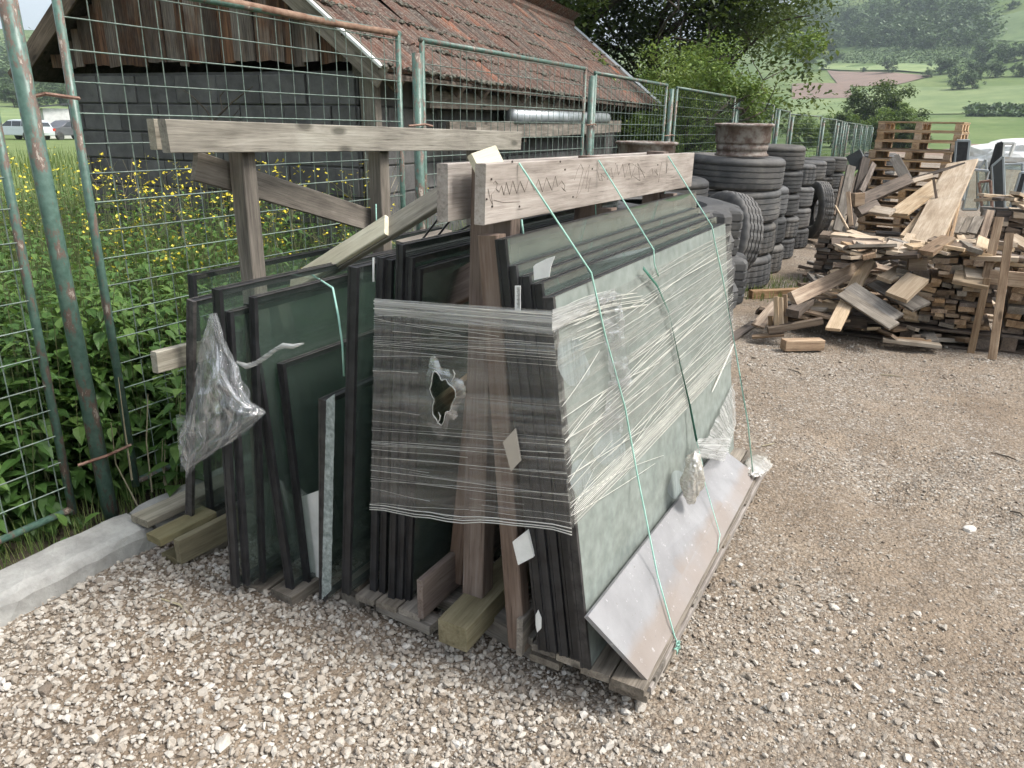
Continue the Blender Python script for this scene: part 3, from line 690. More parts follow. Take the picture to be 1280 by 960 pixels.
# dry stalks
mb = MB()
for k in range(26):
    x, y = random.uniform(-5.8, -2.9), random.uniform(3.2, 4.3)
    if not outside_shed(x, y): continue
    h = random.uniform(.9, 1.35); p = [Vector((x, y, 0)), Vector((x + random.gauss(0, .05), y, h * .5)), Vector((x + random.gauss(0, .12), y, h))]; mb.tube(p, [.003, .002, .001], 3)
    for q in range(5): a = p[1].lerp(p[2], random.random()); mb.tube([a, a + Vector((random.gauss(0, .07), random.gauss(0, .05), random.uniform(.05, .14)))], .0012, 3)
prop(mb.build('dry_stalks', M['dry_stem']), kind='stuff')
mb = MB()
for (x, y) in ((455, 640), (470, 660), (190, 615), (176, 640), (165, 600)):
    p = onX(min(x, 215), y, -2.64); mb.tube([p, p + Vector((random.gauss(0, .03), random.gauss(0, .04), .22)), p + Vector((random.gauss(0, .06), random.gauss(0, .06), .42))], [.004, .003, .0015], 4)
prop(mb.build('dead_stalk', M['dry_stem']), 'pale dead stalks standing in the weeds beside the glass panes', 'dead stalks')

# trees -------------------------------------------------------------
def tree_mesh(seed, h, spread, n_leaf, leaf, mode='round', clumps=38, base=.25, tone_shift=0):
    g = np.random.default_rng(seed); mb = MB(); tips = []
    def limb(p, d, L, r, lev):
        pts = [p]; q = p
        for k in range(3): d = (d + Vector(g.normal(0, .16, 3))).normalized(); q = q + d * L / 3; pts.append(q)
        mb.tube(pts, [r, r * .85, r * .7, r * .5], 6 if lev < 2 else 4); tips.append(q)
        if lev < 3:
            for k in range(3 if lev else 5):
                a = g.uniform(0, 6.28); nd = (d * .6 + Vector((math.cos(a), math.sin(a), g.uniform(.0, .7))) * .8).normalized(); limb(pts[g.integers(1, 4)], nd, L * .66, r * .5, lev + 1)
    limb(Vector((0, 0, -.2)), Vector((0, 0, 1)), h * .45, h * .022, 0)
    C = np.array([t[:] for t in tips]); C = C[C[:, 2] > h * base] if (C[:, 2] > h * base).sum() > 5 else C
    idx = g.integers(0, len(C), clumps); cc = C[idx] + g.normal(0, spread * .22, (clumps, 3)); cr = g.uniform(.22, .5, clumps) * spread * .55
    k = g.integers(0, clumps, n_leaf); u = g.normal(size=(n_leaf, 3)); u /= np.linalg.norm(u, axis=1, keepdims=True); rad = cr[k] * g.random(n_leaf) ** .45
    P = cc[k] + u * rad[:, None] * np.array([1, 1, .75]); P = P[P[:, 2] > h * base * .6]
    V, Fc, tn = leaf_cloud(P, leaf, g, .6, .3)
    ct = g.uniform(-.18, .18, clumps)[k][:len(P)]; tn = np.clip(tn + np.repeat(ct, 5)[:len(tn)] + tone_shift, 0, 1)
    return mb.mesh('limbs', True), mesh_np('crown', V, Fc, False, {'tone': tn})
def tree(meshes, loc, label, s=1.0, rz=0.0, mat='tree_dark', group=None, name='broadleaf_tree', cat='tree'):
    t = thing(name, label, cat, loc, rz, group); mw = t.matrix_basis @ Matrix.Scale(s, 4)
    link('trunk', meshes[0], M['bark'], t, mw); link('crown', meshes[1], M[mat], t, mw); return t
A1 = tree_mesh(1, 9.0, 4.4, 44000, .13, clumps=90, base=.12)
A2 = tree_mesh(2, 8.0, 4.0, 44000, .12, clumps=90, base=.1, tone_shift=.12)
L1 = tree_mesh(3, 4.4, 2.3, 15000, .085, clumps=34, base=.08)
L2 = tree_mesh(9, 3.6, 2.0, 11000, .085, clumps=26, base=.05)
tree(A1, (-7.2, 16.5, 0), 'large dark broadleaf tree rising right behind the shed roof', 1.0)
tree(A2, (-6.6, 19.0, 0), 'dark tree whose branches overhang the fence before the hillside', 1.05, 2.6)
tree((A1[0], A1[1]), (-10.5, 20.5, 0), 'tall dark tree farther back, mostly hidden behind the shed roof', 1.15, 2.5)
tree(L1, (-4.0, 13.2, 0), 'bright green bushy tree leaning over the fence left of the tyre stacks', .82, .4, 'tree_light')
tree(L2, (-4.1, 16.6, 0), 'yellowish green bush hanging over the far fence panels', .95, 2.0, 'tree_light')
tree(L2, (-5.1, 11.9, 0), 'dark green bush filling the gap between shed end and fence', .7, 4.0, 'tree_dark')
tree(L1, (-6.6, 14.6, 0), 'mid green bush behind the far end of the shed', .8, 3.0, 'tree_dark')
# mid-distance bushes beyond the far fence
B1 = tree_mesh(21, 6.5, 4.2, 13000, .30, clumps=60, base=.02); B2 = tree_mesh(22, 5.5, 4.0, 12000, .28, clumps=54, base=.02)
for i, (px_, py_, dpt, s, mat, k, lab) in enumerate([
        (1082, 163, 70, 1.0, 'tree_dark', 0, 'dark round tree behind the far fence, below the ploughed field'), (1112, 165, 62, .72, 'tree_light', 1, 'lighter green bush standing left above the pallet tower'),
        (1040, 163, 75, .72, 'tree_light', 1, 'light green scrub left of the dark round tree beyond the fence'), (1140, 166, 60, .42, 'tree_light', 0, 'small low bush just above the pallet tower'),
        (1012, 162, 60, .55, 'tree_dark', 1, 'dim bush behind the fence where the big tree crown ends')]):
    d = ray(px_, py_); d = d / d.dot(FW) * dpt; p = EYE + d
    tree((B1, B2)[k], (p.x, p.y, float(terrain(p.x, p.y))), lab, s, i * 1.3, mat, None, 'bush', 'bush')
# far hillside trees, one mesh of each kind shared
T_ = [tree_mesh(31 + k, 9, 6.2, 1300, .9, clumps=26, base=.05) for k in range(3)]
def far_tree(x, y, s, group, label, k=None):
    p = hill_hit(x, y)
    tree(T_[k if k is not None else random.randrange(3)], (p.x, p.y, float(terrain(p.x, p.y)) - .3), label, s * .62, random.uniform(0, 6), 'tree_far', group, 'hillside_tree', 'tree')
far_tree(1111, 92, 1.1, None, 'lone round tree at the upper edge of the ploughed field on the hillside', 0)
far_tree(1012, 90, 1.5, None, 'largest dark tree left of the ploughed field, beside the overhanging branches', 1)
far_tree(1175, 93, 1.4, None, 'tallest of the trees right of the ploughed field corner', 2)
far_tree(1215, 112, 1.0, None, 'lowest small round tree on the open green slope at the right', 0)
far_tree(1267, 14, 1.0, None, 'single tree standing high on the green field in the upper right corner', 1)
for (x, y, s) in [(1160, 97, .7), (1184, 92, 1.0), (1195, 102, .9), (1199, 113, .9), (1207, 106, 1.0), (1218, 98, 1.1), (1224, 96, .8), (1236, 98, 1.1), (1244, 97, .9), (1268, 96, .9), (1278, 97, .9), (1080, 91, .5), (1030, 88, .6), (1231, 82, .9), (1222, 82, 1.0)]:
    far_tree(x, y, s, 'scattered trees on the lower slope', 'small dark green tree among the scattered trees on the lower hillside meadow')
for i in range(120):
    y = random.uniform(8, 84); x = random.uniform(985, 1285)
    band = (y < 56 and x < 1235 and random.random() < .8) or (60 < y < 82 and x > 1215) or (52 < y < 64) or (66 < y < 84 and x < 1040 + (84 - y))
    if not band: continue
    far_tree(x, y, random.uniform(.8, 1.6), 'wooded upper slope', 'dark tree in the wooded belt on the upper hillside')
for i in range(40):
    far_tree(random.uniform(0, 100), random.uniform(100, 130) if i % 4 else random.uniform(128, 136), random.uniform(.6, 1.3), 'trees on the left hillside', 'small dark tree on the distant hill seen left of the shed')
# orchard rows: low shrubs too many to count
g = np.random.default_rng(77); P = []
for x in np.linspace(1040, 1210, 46):
    for y in np.linspace(60, 80, 8):
        if (y - 57) > (1100 - x) * .25: 
            p = hill_hit(x + g.normal(0, 1), y + g.normal(0, .4)); c = g.normal(0, .9, (26, 3)); c[:, 2] = abs(c[:, 2]) * .8; P.append(np.array(p[:]) + c)
for x in np.linspace(1210, 1290, 60):
    for y in (135.5, 138, 142.5, 146): p = hill_hit(x, y); c = g.normal(0, .45, (12, 3)); c[:, 2] = abs(c[:, 2]); P.append(np.array(p[:]) + c)
P = np.concatenate(P); V, Fc, tn = leaf_cloud(P, .9, g, .8, 0)
prop(link('orchard_rows', mesh_np('orchard', V, Fc, False, {'tone': tn}), M['tree_far']), kind='stuff')
# woods that read as one mass on the hill
P = []
for i in range(620):
    y = g.uniform(2, 58); x = g.uniform(975, 1240)
    if g.random() < .3: y = g.uniform(30, 60)
    p = hill_hit(x, y); c = g.normal(0, 2.4, (34, 3)); c[:, 2] = abs(c[:, 2]) * .9; P.append(np.array(p[:]) + c)
for i in range(160):
    p = hill_hit(g.uniform(-40, 120), g.uniform(60, 112)); c = g.normal(0, 4.0, (40, 3)); c[:, 2] = abs(c[:, 2]) * .9; P.append(np.array(p[:]) + c)
P = np.concatenate(P); V, Fc, tn = leaf_cloud(P, 1.7, g, .8, 0)
prop(link('hillside_wood', mesh_np('wood', V, Fc, False, {'tone': tn}), M['tree_far']), kind='stuff')
# ================================================================== SHED
shed = thing('stone_shed', 'old grey block shed with rusty brown gable boards and mossy clay tile roof', 'shed', tuple(shed_c))
def SP(l, w, z, out=0.0): return shed_c + SL * l + SW * w + Vector((0, 0, z))
WL, WW, CH = 8.6, 2.75, .21
blk = [board_mesh(.39, .16, .198, .006, .0, 0, 1, 'block') for _ in range(4)]
hb = [board_mesh(.19, .16, .198, .006, .0, 0, 1, 'half_block') for _ in range(2)]
core = MB(); core.box((0, 0, -.1), (WL, WW, 1.93))
link('mortar_core', core.mesh(), M['mortar'], shed, Matrix(((SL.x, SW.x, 0, shed_c.x), (SL.y, SW.y, 0, shed_c.y), (0, 0, 1, 0), (0, 0, 0, 1))))
nb = 0
for r in range(9):
    z = .03 + CH * r + .1
    l = .2 if r % 2 else .4
    x = 0.0
    while x < WW - .05:                                            # gable wall faces the camera
        w = l if x == 0 else .4; w = min(w, WW - x); m = random.choice(blk) if w > .3 else random.choice(hb)
        j = random.gauss(0, .004); sc = w / .4 if w > .3 else w / .2
        mw = frame(SP(.034 + j, x + w / 2, z), SW, (0, 0, 1)) @ Matrix.Diagonal((sc, .62, 1, 1)); o = link('block', m, M['block'], shed, mw); nb += 1; x += w
    x = 0.0
    while x < WL - .05:                                            # long wall along the fence
        if nb > 285 and False: break
        w = (.4 if r % 2 else .2) if x == 0 else .4; w = min(w, WL - x); m = random.choice(blk) if w > .3 else random.choice(hb); sc = w / .4 if w > .3 else w / .2
        if w < .08: break
        mw = frame(SP(x + w / 2, .034 + random.gauss(0, .004), z), SL, (0, 0, 1)) @ Matrix.Diagonal((sc * (1 if w > .3 else 1), .62, 1, 1)); link('block', m, M['block'], shed, mw); nb += 1; x += w
# gable boards, uneven lower ends
SLOPE = .79; EZ, EO = 1.90, .32; RW = WW / 2; RZ_ = EZ + (RW + EO) * SLOPE
w = -.12
while w < WW + .12:
    bw = random.choice([.075, .085, .1, .115, .13]); c = w + bw / 2
    top = EZ + (EO + (c if c < RW else WW - c)) * SLOPE - .09; bot = 1.985 + random.uniform(-.03, .02) - (.0)
    if top - bot > .05:
        off = random.choice([-.042, -.0485, -.055, -.062]); board('gable_board', SP(off, c, bot), SP(off - random.uniform(0, .01), c, top), bw + .002, .016, M['gable'], shed, SL, .002, .12)
    w += bw
# roof: right slope of single tiles, left slope the same
prof = []
def tile_mesh(seed):
    g = random.Random(seed); W_, L_ = .228, .40; nx = 15; V = []; hp_ = [0, .018, .026, .018, .004, 0, .010, .012, .002, 0, .010, .012, .002, 0, .006]
    for j, v in enumerate((0, .05, 1.0)):
        for i in range(nx): V.append((i / (nx - 1) * W_, v * L_ + (g.gauss(0, .004) if j == 0 else 0), hp_[i] * (1.15 if j < 2 else .8) + (.022 if j < 2 else 0) + g.gauss(0, .0015)))
    top = len(V)
    for i in range(nx): V.append((i / (nx - 1) * W_, .002, -.012))
    for i in range(nx): V.append((i / (nx - 1) * W_, L_, -.014))
    Fc = [(j * nx + i, j * nx + i + 1, (j + 1) * nx + i + 1, (j + 1) * nx + i) for j in range(2) for i in range(nx - 1)]
    Fc += [(top + i, top + i + 1, i + 1, i) for i in range(nx - 1)]
    return mesh('tile', V, Fc, False)
TM = [tile_mesh(k) for k in range(5)]
sl = math.hypot(1, SLOPE); DWN = (SW * -1 + Vector((0, 0, -SLOPE))).normalized(); UPW = DWN * -1
RL0, RL1 = -.22, 9.15; GA = .335; NC = int((RL1 - RL0) / .22)
slopeL = (RW + EO) * sl; NR = int(slopeL / GA)
for r in range(NR):
    for c in range(NC):
        a = SP(RL0 + c * .22, -EO, EZ) + UPW * (r * GA) + Vector((random.gauss(0, .004), 0, random.gauss(0, .004)))
        sag = -.03 * math.sin(math.pi * c / NC)
        fx = SL; fz = SL.cross(UPW); mw = frame(a + Vector((0, 0, sag + .028)), SL + UPW * random.gauss(0, .012), fz)
        t_ = TM[random.randrange(5)]; link('roof_tile', t_, M['tile'], shed, mw @ Matrix.Rotation(random.gauss(.03, .012), 4, 'X'))
mo = MB(); gm = np.random.default_rng(3); mico = [tuple(v) for v in iv]; mf = [tuple(int(i) for i in f) for f in ifc]
for r in range(NR):                                                 # moss cushions and broken lips along the courses
    for k in range(230):
        l = gm.uniform(RL0, RL1)
        if fbm(np.array([l * 1.7]), np.array([r * 3.1]), 8)[0] < .40: continue
        c_ = SP(l, -EO, EZ) + UPW * (r * GA - .004 + gm.normal(0, .012)) + SL.cross(UPW) * (.058 - .03 * math.sin(math.pi * (l - RL0) / 9.4)); s_ = gm.uniform(.008, .024)
        mo.add([tuple(c_ + Vector((q[0] * s_ * 1.3, q[1] * s_ * 1.3, q[2] * s_ * .8))) for q in mico], mf)
M['moss'] = simple('roof_moss', (.055, .053, .04), .98, 0, 25, (.17, .16, .13), .5)
prop(mo.build('moss', M['moss'], shed), kind='stuff')
mbt = MB()
UPL = (SW * -1 + Vector((0, 0, SLOPE))).normalized()                # left slope rises towards -SW
for r in range(NR + 1):
    for c in range(NC):
        a = SP(RL1 - c * .22, WW + EO, EZ) + UPL * (r * GA); mw = frame(a + Vector((0, 0, .028)), SL * -1, (SL * -1).cross(UPL)) @ Matrix.Rotation(.03, 4, 'X')
        me = TM[(r * 7 + c) % 5]; mbt.add([mw @ v.co for v in me.vertices], [tuple(p.vertices) for p in me.polygons])
prop(mbt.build('far_slope_tiles', M['tile'], shed), kind='stuff')
for sgn in (0, 1):                                                  # boarding under the tiles
    a0, a1 = (-EO, RW) if sgn == 0 else (WW + EO, RW)
    m = MB(); n_ = Vector((0, 0, 1)); P4 = [SP(RL0 + .05, a0, EZ), SP(RL1 - .05, a0, EZ), SP(RL1 - .05, a1, RZ_), SP(RL0 + .05, a1, RZ_)]
    m.add([p - n_ * .005 for p in P4] + [p - n_ * .03 for p in P4], [(0, 1, 2, 3), (7, 6, 5, 4), (0, 4, 5, 1), (1, 5, 6, 2), (2, 6, 7, 3), (3, 7, 4, 0)]); m.build('roof_boarding', M['wood_dark'], shed)
for k in range(18):
    l = .1 + k * .5; board('rafter', SP(l, -EO + .03, EZ - .07), SP(l, RW, RZ_ - .08), .06, .09, M['wood_dark'], shed, UPW.cross(SL))
FZ = UPW.cross(SL)
board('barge_board', SP(RL0 + .02, -EO - .02, EZ - .03), SP(RL0 + .02, RW, RZ_ - .03), .15, .02, M['wood_grey'], shed, SL, .003, 0)
board('barge_trim', SP(RL0 - .005, -EO - .03, EZ + .035), SP(RL0 - .005, RW, RZ_ + .035), .02, .045, M['plaster'], shed, SL, .003, 0)
board('barge_board', SP(RL0 + .02, WW + EO + .02, EZ - .03), SP(RL0 + .02, RW, RZ_ - .03), .15, .02, M['wood_dark'], shed, SL, .003, 0)
mbr = MB(); mbr.tube([SP(RL1 + .03, -EO - .05, EZ + .03), SP(RL1 + .03, RW, RZ_ + .04)], .035, 6); mbr.build('verge_capping', M['galv'], shed)
board('wall_plate', SP(0, -.03, 1.94), SP(WL, -.03, 1.94), .1, .09, M['wood_grey'], shed)
board('eave_post', SP(.05, -.1, .9), SP(.02, -.1, 1.9), .12, .08, M['wood_grey'], shed, SL)
# ridge
mbr = MB(); mbr.tube([SP(RL0, RW, RZ_ + .02), SP(RL1, RW, RZ_ + .02)], .09, 8); mbr.build('ridge_tiles', M['tile'], shed)
# things stored under the eave
p0 = onP(638, 146, SP(0, -.2, 0), SW); p1 = onP(757, 148, SP(0, -.2, 0), SW)
m = MB(); m.tube([p0, p1], .075, 12); prop(m.build('metal_pipe', M['galv'], None, None, True), 'grey metal pipe stored level under the shed eave', 'pipe')
prop(board('stored_plank', onP(560, 165, SP(0, -.22, 0), SW), onP(775, 158, SP(0, -.22, 0), SW), .16, .035, M['wood_grey'], None, SW), 'grey plank resting along the shed wall below the metal pipe', 'plank')
prop(board('stored_plank', onP(535, 124, SP(0, -.17, 0), SW), onP(728, 134, SP(0, -.17, 0), SW), .13, .03, M['wood_grey'], None, SW), 'weathered plank tucked under the tiles above the metal pipe', 'plank')
for y0 in (165,):
    for q in (0.35, .75):
        p = onP(535, 165, SP(0, -.22, 0), SW).lerp(onP(775, 158, SP(0, -.22, 0), SW), q); b_ = p + SW * .2; board('wall_bracket', p + Vector((0, 0, -.1)), b_ + Vector((0, 0, -.1)), .05, .05, M['wood_dark'], shed)
# bare branch against the gable wall
m = MB(); q = lambda x, y: onP(x, y, SP(-.12, 0, 0), SL)
m.tube([q(255, 230), q(262, 175), q(268, 150), q(290, 128), q(316, 108)], [.014, .012, .01, .007, .004], 5); m.tube([q(266, 152), q(258, 138), q(240, 120), q(228, 112)], [.009, .007, .006, .003], 5)
m.tube([q(278, 138), q(275, 120), q(285, 108)], [.006, .005, .003], 4); m.tube([q(262, 175), q(280, 160), q(300, 135)], [.006, .005, .003], 4)
m.tube([q(265, 260), q(255, 230)], [.016, .014], 5)
prop(m.build('bare_branch', M['bark']), 'dark bare branch standing against the grey gable wall', 'branch')

# ================================================================== FENCE
FX = -2.72
def mesh_fence_mesh(L, H, z0=.16, r=.016):
    f = MB(); 
    f.tube([(0, 0, z0 - .02), (0, 0, H)], r, 8); f.tube([(0, L, z0 - .02), (0, L, H)], r, 8); f.tube([(0, -r, H), (0, L + r, H)], r, 8); f.tube([(0, 0, z0), (0, L, z0)], r * .9, 8)
    return f.mesh('frame', True)
def wire_mesh_v(H, z0): m = MB(); m.tube([(0, 0, z0), (0, 0, H)], .0024, 4); return m.mesh('vertical_wire')
def wire_mesh_h(L): m = MB(); m.tube([(0, 0, 0), (0, L, 0)], .0027, 4); return m.mesh('horizontal_wire')
def panel(y0, y1, H, label, x0=FX, x1=None, frame_mat='fence', top_mat=None, single=True, z0=.16, gv=.1):
    L = math.hypot(y1 - y0, (x1 or x0) - x0); t = thing('mesh_fence', label, 'fence panel', (x0, y0, 0), math.atan2(-((x1 or x0) - x0), y1 - y0), 'green mesh fence panels'); mw = t.matrix_basis
    link('frame', mesh_fence_mesh(L, H, z0), M[frame_mat], t, mw)
    if top_mat: m = MB(); m.tube([(0, .03, H), (0, L * .35, H + .008), (0, L * .7, H - .004), (0, L - .02, H)], .0175, 8); m.build('rusty_top_rail', M[top_mat], t, mw, True)
    vz = wire_mesh_v(H, z0); hz = wire_mesh_h(L)
    nv = int(L / gv); zs = []; z = z0 + .1
    while z < H - .02: zs.append(z); z += .104
    if single:
        for i in range(1, nv + 1):
            if i * gv < L - .03: link('vertical_wire', vz, M['wire'], t, mw @ Matrix.Translation((random.gauss(0, .002), i * gv + random.gauss(0, .003), 0)) @ Matrix.Rotation(random.gauss(0, .004), 4, 'X'))
        for z in zs: link('horizontal_wire', hz, M['wire'], t, mw @ Matrix.Translation((.006, 0, z)) @ Matrix.Rotation(random.gauss(0, .002), 4, 'X'))
    else:
        m = MB()
        for i in range(1, nv + 1):
            if i * gv < L - .03: m.tube([(0, i * gv, z0), (0, i * gv, H)], .0026, 3)
        for z in zs: m.tube([(.006, 0, z), (.006, L, z)], .003, 3)
        prop(m.build('wire_grid', M['wire'], t, mw), kind='stuff')
    return t
panel(-.95, 1.49, 1.98, 'near left fence panel cut off by the left edge of the picture')
panel(1.765, 3.70, 2.06, 'fence panel with a rusty sagging top rail behind the left rack', top_mat='rail_rust')
panel(3.93, 6.33, 2.05, 'fence panel before the shed eave with flaking rust on its top rail')
panel(6.56, 8.60, 2.03, 'fence panel before the far end of the shed roof')
panel(9.0, 11.9, 2.02, 'fence panel right of the shed, against the dark tree', single=False)
panel(12.2, 15.0, 2.0, 'fence panel overgrown by the bright green tree', single=False)
pp = [(-2.75, 15.4, 1.98), (-2.9, 18.0, 1.9), (-2.6, 20.8, 1.88), (-2.55, 23.5, 1.82), (-2.7, 26.5, 1.86), (-2.85, 29.5, 1.8), (-2.9, 33, 1.84), (-3.0, 37, 1.8), (-3.1, 41, 1.8), (-3.2, 46, 1.8)]
for i in range(len(pp) - 1):
    (xa, ya, ha), (xb, yb, hb_) = pp[i], pp[i + 1]
    panel(ya + .05, yb - .05, (ha + hb_) / 2, ['dark far fence panel directly right of the bright green tree', 'leaning far fence panel behind the second tyre stack', 'far fence panel with its top rail stepping down', 'far fence panel behind the middle tyre stacks', 'far fence panel in front of the light scrub', 'far fence panel before the dark round tree', 'far fence panel left of the pallet tower', 'farthest but one fence panel beside the pallet tower', 'farthest fence panel, partly behind the pallet tower'][i], xa, xb, single=False, gv=.14)
def post(p, H, r, label, lean=(0, 0), clamps=(), mat='fence'):
    t = thing('fence_post', label, 'fence post', (p[0], p[1], 0)); m = MB(); m.tube([(p[0], p[1], -.05), (p[0] + lean[0] * H, p[1] + lean[1] * H, H)], r, 12); m.build('tube', M[mat], t, None, True)
    for (z, y0, y1) in clamps:
        m = MB(); x = p[0] + .01; m.tube([(x, p[1] + y0, z), (x + .035, p[1], z + .01), (x, p[1] + y1, z)], .0065, 5); m.build('tie_bar', M['rust'], t)
    return t
post((-2.655, 1.60), 2.3, .029, 'thick green post with peeling paint at the left edge', (0, -.02), ((.36, -.10, .12), (1.66, -.02, .14)))
post((-2.68, 3.82), 1.97, .029, 'second green post, leaning, right of the rusty top rail', (0, .0), ((1.58, -.11, .13), (.5, -.11, .13)))
post((-2.70, 6.44), 2.0, .029, 'rust-brown post between the panels before the shed wall', (0, 0), ((1.6, -.1, .12),))
post((-2.72, 8.8), 2.0, .029, 'green post in the gap at the far end of the shed roof', (0, 0), ((1.5, -.18, .2),))
post((-2.72, 12.05), 1.95, .029, 'green post among the leaves of the bright tree')
for i, (x, y, h) in enumerate(pp):
    post((x + .06, y), h * .97, .035, ['far post where the bright tree ends', 'far post behind the truck tyre stack', 'far post where the fence top steps down', 'far post over the tyre stack in the middle', 'far post before the scrub', 'far dark post left of the round tree', 'far post under the round tree', 'far thin post left of the pallet tower', 'far thin post touching the pallet tower', 'last far post hidden by the pallet tower'][i])
# ================================================================== GLASS RACKS
def sheet(name, c, mat, parent=None, nu=40, nv=24, crumple=0.0, cs=8.0, seed=0, hole=None, bow=0.0, aniso=(1, 1), smoothf=True, taper=None):
    """c = four corners BL, BR, TR, TL; crumple moves points along the normal"""
    c = [Vector(p) for p in c]; nrm = (c[1] - c[0]).cross(c[3] - c[0]).normalized(); Lu = ((c[1] - c[0]).length + (c[2] - c[3]).length) / 2; Lv = ((c[3] - c[0]).length + (c[2] - c[1]).length) / 2
    V, UVs = [], []
    for j in range(nv + 1):
        for i in range(nu + 1):
            u, w = i / nu, j / nv
            p = c[0] * (1 - u) * (1 - w) + c[1] * u * (1 - w) + c[2] * u * w + c[3] * (1 - u) * w
            a, b = np.array([u * Lu * cs * aniso[0]]), np.array([w * Lv * cs * aniso[1]])
            n = float(fbm(a, b, seed, 4)[0]) - .5 + .5 * abs(float(fbm(a * 1.7 + b, b * 1.7 - a, seed + 9, 3)[0]) - .5)
            p = p + nrm * (crumple * 2 * n + bow * math.sin(math.pi * u))
            if hole and w < .08: p.z += (.006 * math.sin(9 * u + 1) + .003 * math.sin(23 * u)) * (1 - w / .08)
            V.append(p); UVs.append((u * Lu, w * Lv))
    Fc = []
    for j in range(nv):
        for i in range(nu):
            if hole and hole((i + .5) / nu, (j + .5) / nv): continue
            a = j * (nu + 1) + i; Fc.append((a, a + 1, a + nu + 2, a + nu + 1))
    me = mesh(name, V, Fc, smoothf); uv = me.uv_layers.new(name='UVMap')
    for l in me.loops: uv.data[l.index].uv = UVs[l.vertex_index]
    return link(name, me, mat, parent)
def auto_uv(o):
    me = o.data; uv = me.uv_layers.new(name='UVMap')
    for l in me.loops: v = me.vertices[l.vertex_index].co; uv.data[l.index].uv = (v.x + v.y, v.z)
    return o

def glass_unit(label, Pb, Pt, yend, th=.026, mat='glass', seal='black_seal', ring=.017, cap=True, end_z=None, group='insulated glass units on the racks', capmat=None, dy=0.0, name='glass_unit'):
    """double glazed unit: near lower corner Pb, near upper corner Pt, running along the rack to y = yend"""
    Pb, Pt = Vector(Pb), Vector(Pt); L = yend - Pb.y; upv = (Pt - Pb); Hh = upv.length
    ax = Vector((dy, 1, 0)).normalized(); mw = frame(Pb, ax, ax.cross(upv))             # local X along rack, Y up the sheet
    t = thing(name, label, 'glass pane', tuple(Pb), 0, group); h = th / 2
    m = MB(); m.box((0, 0, h - .004), (L, Hh, h)); link('glass_sheet', m.mesh(), M[mat], t, mw)
    m = MB(); m.box((0, 0, -h), (L, Hh, -h + .004)); link('glass_sheet', m.mesh(), M[mat if mat != 'glass_front' else 'glass'], t, mw)
    m = MB(); a, b = -h + .0045, h - .0045
    m.box((.001, .001, a), (L - .001, ring, b)); m.box((.001, Hh - ring, a), (L - .001, Hh - .001, b)); m.box((.001, ring, a), (ring, Hh - ring, b)); m.box((L - ring, ring, a), (L - .001, Hh - ring, b))
    link('edge_seal', m.mesh(), M[seal], t, mw)
    if cap:
        m = MB(); e = .0022; m.box((-e, -.001, -h - .001), (.011, Hh + .001, -h + .0065)); m.box((-e, -.001, h - .0065), (.011, Hh + .001, h + .001)); m.box((-e * .2, 0, -h + .0066), (.011, Hh, h - .0066)); link('end_tape', m.mesh(), M[capmat or seal], t, mw)
        m = MB(); m.box((.0112, Hh + .0002, -h - .0008), (L, Hh + .0018, -h + .0055)); m.box((.0112, Hh + .0002, h - .0055), (L, Hh + .0018, h + .0008)); link('top_tape', m.mesh(), M['black_seal_dusty'], t, mw)
    return t, mw, L, Hh
def gp(label, b, tp, Y, yend, th=.026, **k): return glass_unit(label, onY(b[0], b[1], Y), onY(tp[0], tp[1], Y), yend, th, **k)

# ---- front rack (the one with the pencilled beam)
rk = thing('glass_rack', 'front wooden A-frame rack on a pallet with scribbles pencilled on its top beam', 'glass rack', (-.98, 2.55, 0))
G = M['wood_brown']; GW = M['wood_grey']; BM = M['wood_beam']
def bd(name, a, b, w, t, m, face=(0, 0, 1), par=rk, **k): return board(name, a, b, w, t, m, par, face, **k)
# right deck: lower runners, blocks, deck boards along the rack
for x, w in ((-.515, .115), (-.78, .10)): bd('runner', (x, 1.70, .07), (x, 3.42, .07), w, .024, GW, warp=.004, seg=4)
for y in (1.95, 2.6, 3.25):
    for x in (-.51, -.78): bd('block', (x, y - .06, .029), (x, y + .06, .029), .09, .056, GW)
for y in (1.80, 2.2, 2.62, 3.0, 3.36): bd('cross_board', (-.86, y, .098), (-.452, y, .098), .10, .03, GW)
for x, w, y0 in ((-.505, .098, 1.655), (-.602, .088, 1.66), (-.69, .082, 1.675), (-.775, .078, 1.68), (-.85, .06, 1.70)): bd('deck_board', (x, y0, .1265), (x, 3.46, .1265), w, .025, GW, warp=.003, seg=4)
bd('side_board', (-.462, 1.72, .085), (-.458, 3.40, .085), .03, .018, M['wood_beam'], (1, 0, 0))
# left deck
for y in (1.86, 2.6, 3.3): bd('cross_board', (-1.50, y, .052), (-1.16, y, .052), .10, .045, GW)
for x, w, y0 in ((-1.43, .075, 1.66), (-1.345, .082, 1.665), (-1.255, .085, 1.67), (-1.52, .07, 1.70)): bd('deck_board', (x, y0, .0875), (x, 3.42, .0875), w, .024, GW, warp=.003, seg=4)
bd('deck_under_board', (-1.40, 1.72, .055), (-1.17, 1.70, .055), .07, .035, GW)
for y in (2.0, 3.0): bd('block', (-1.46, y, .02), (-1.20, y, .02), .09, .05, GW)
bd('kick_board', (-1.205, 1.665, .165), (-1.205, 3.3, .165), .145, .022, G, (1, 0, 0), seg=3, warp=.004)
bd('kick_board', (-.845, 1.66, .16), (-.845, 3.3, .16), .13, .02, GW, (1, 0, 0), seg=3, warp=.004)
bd('sleeper', (-1.14, 1.86, .055), (-.84, 1.80, .055), .085, .10, GW, (0, 1, 0))
bd('sleeper', (-1.14, 2.9, .055), (-.84, 2.9, .055), .085, .10, GW, (0, 1, 0))
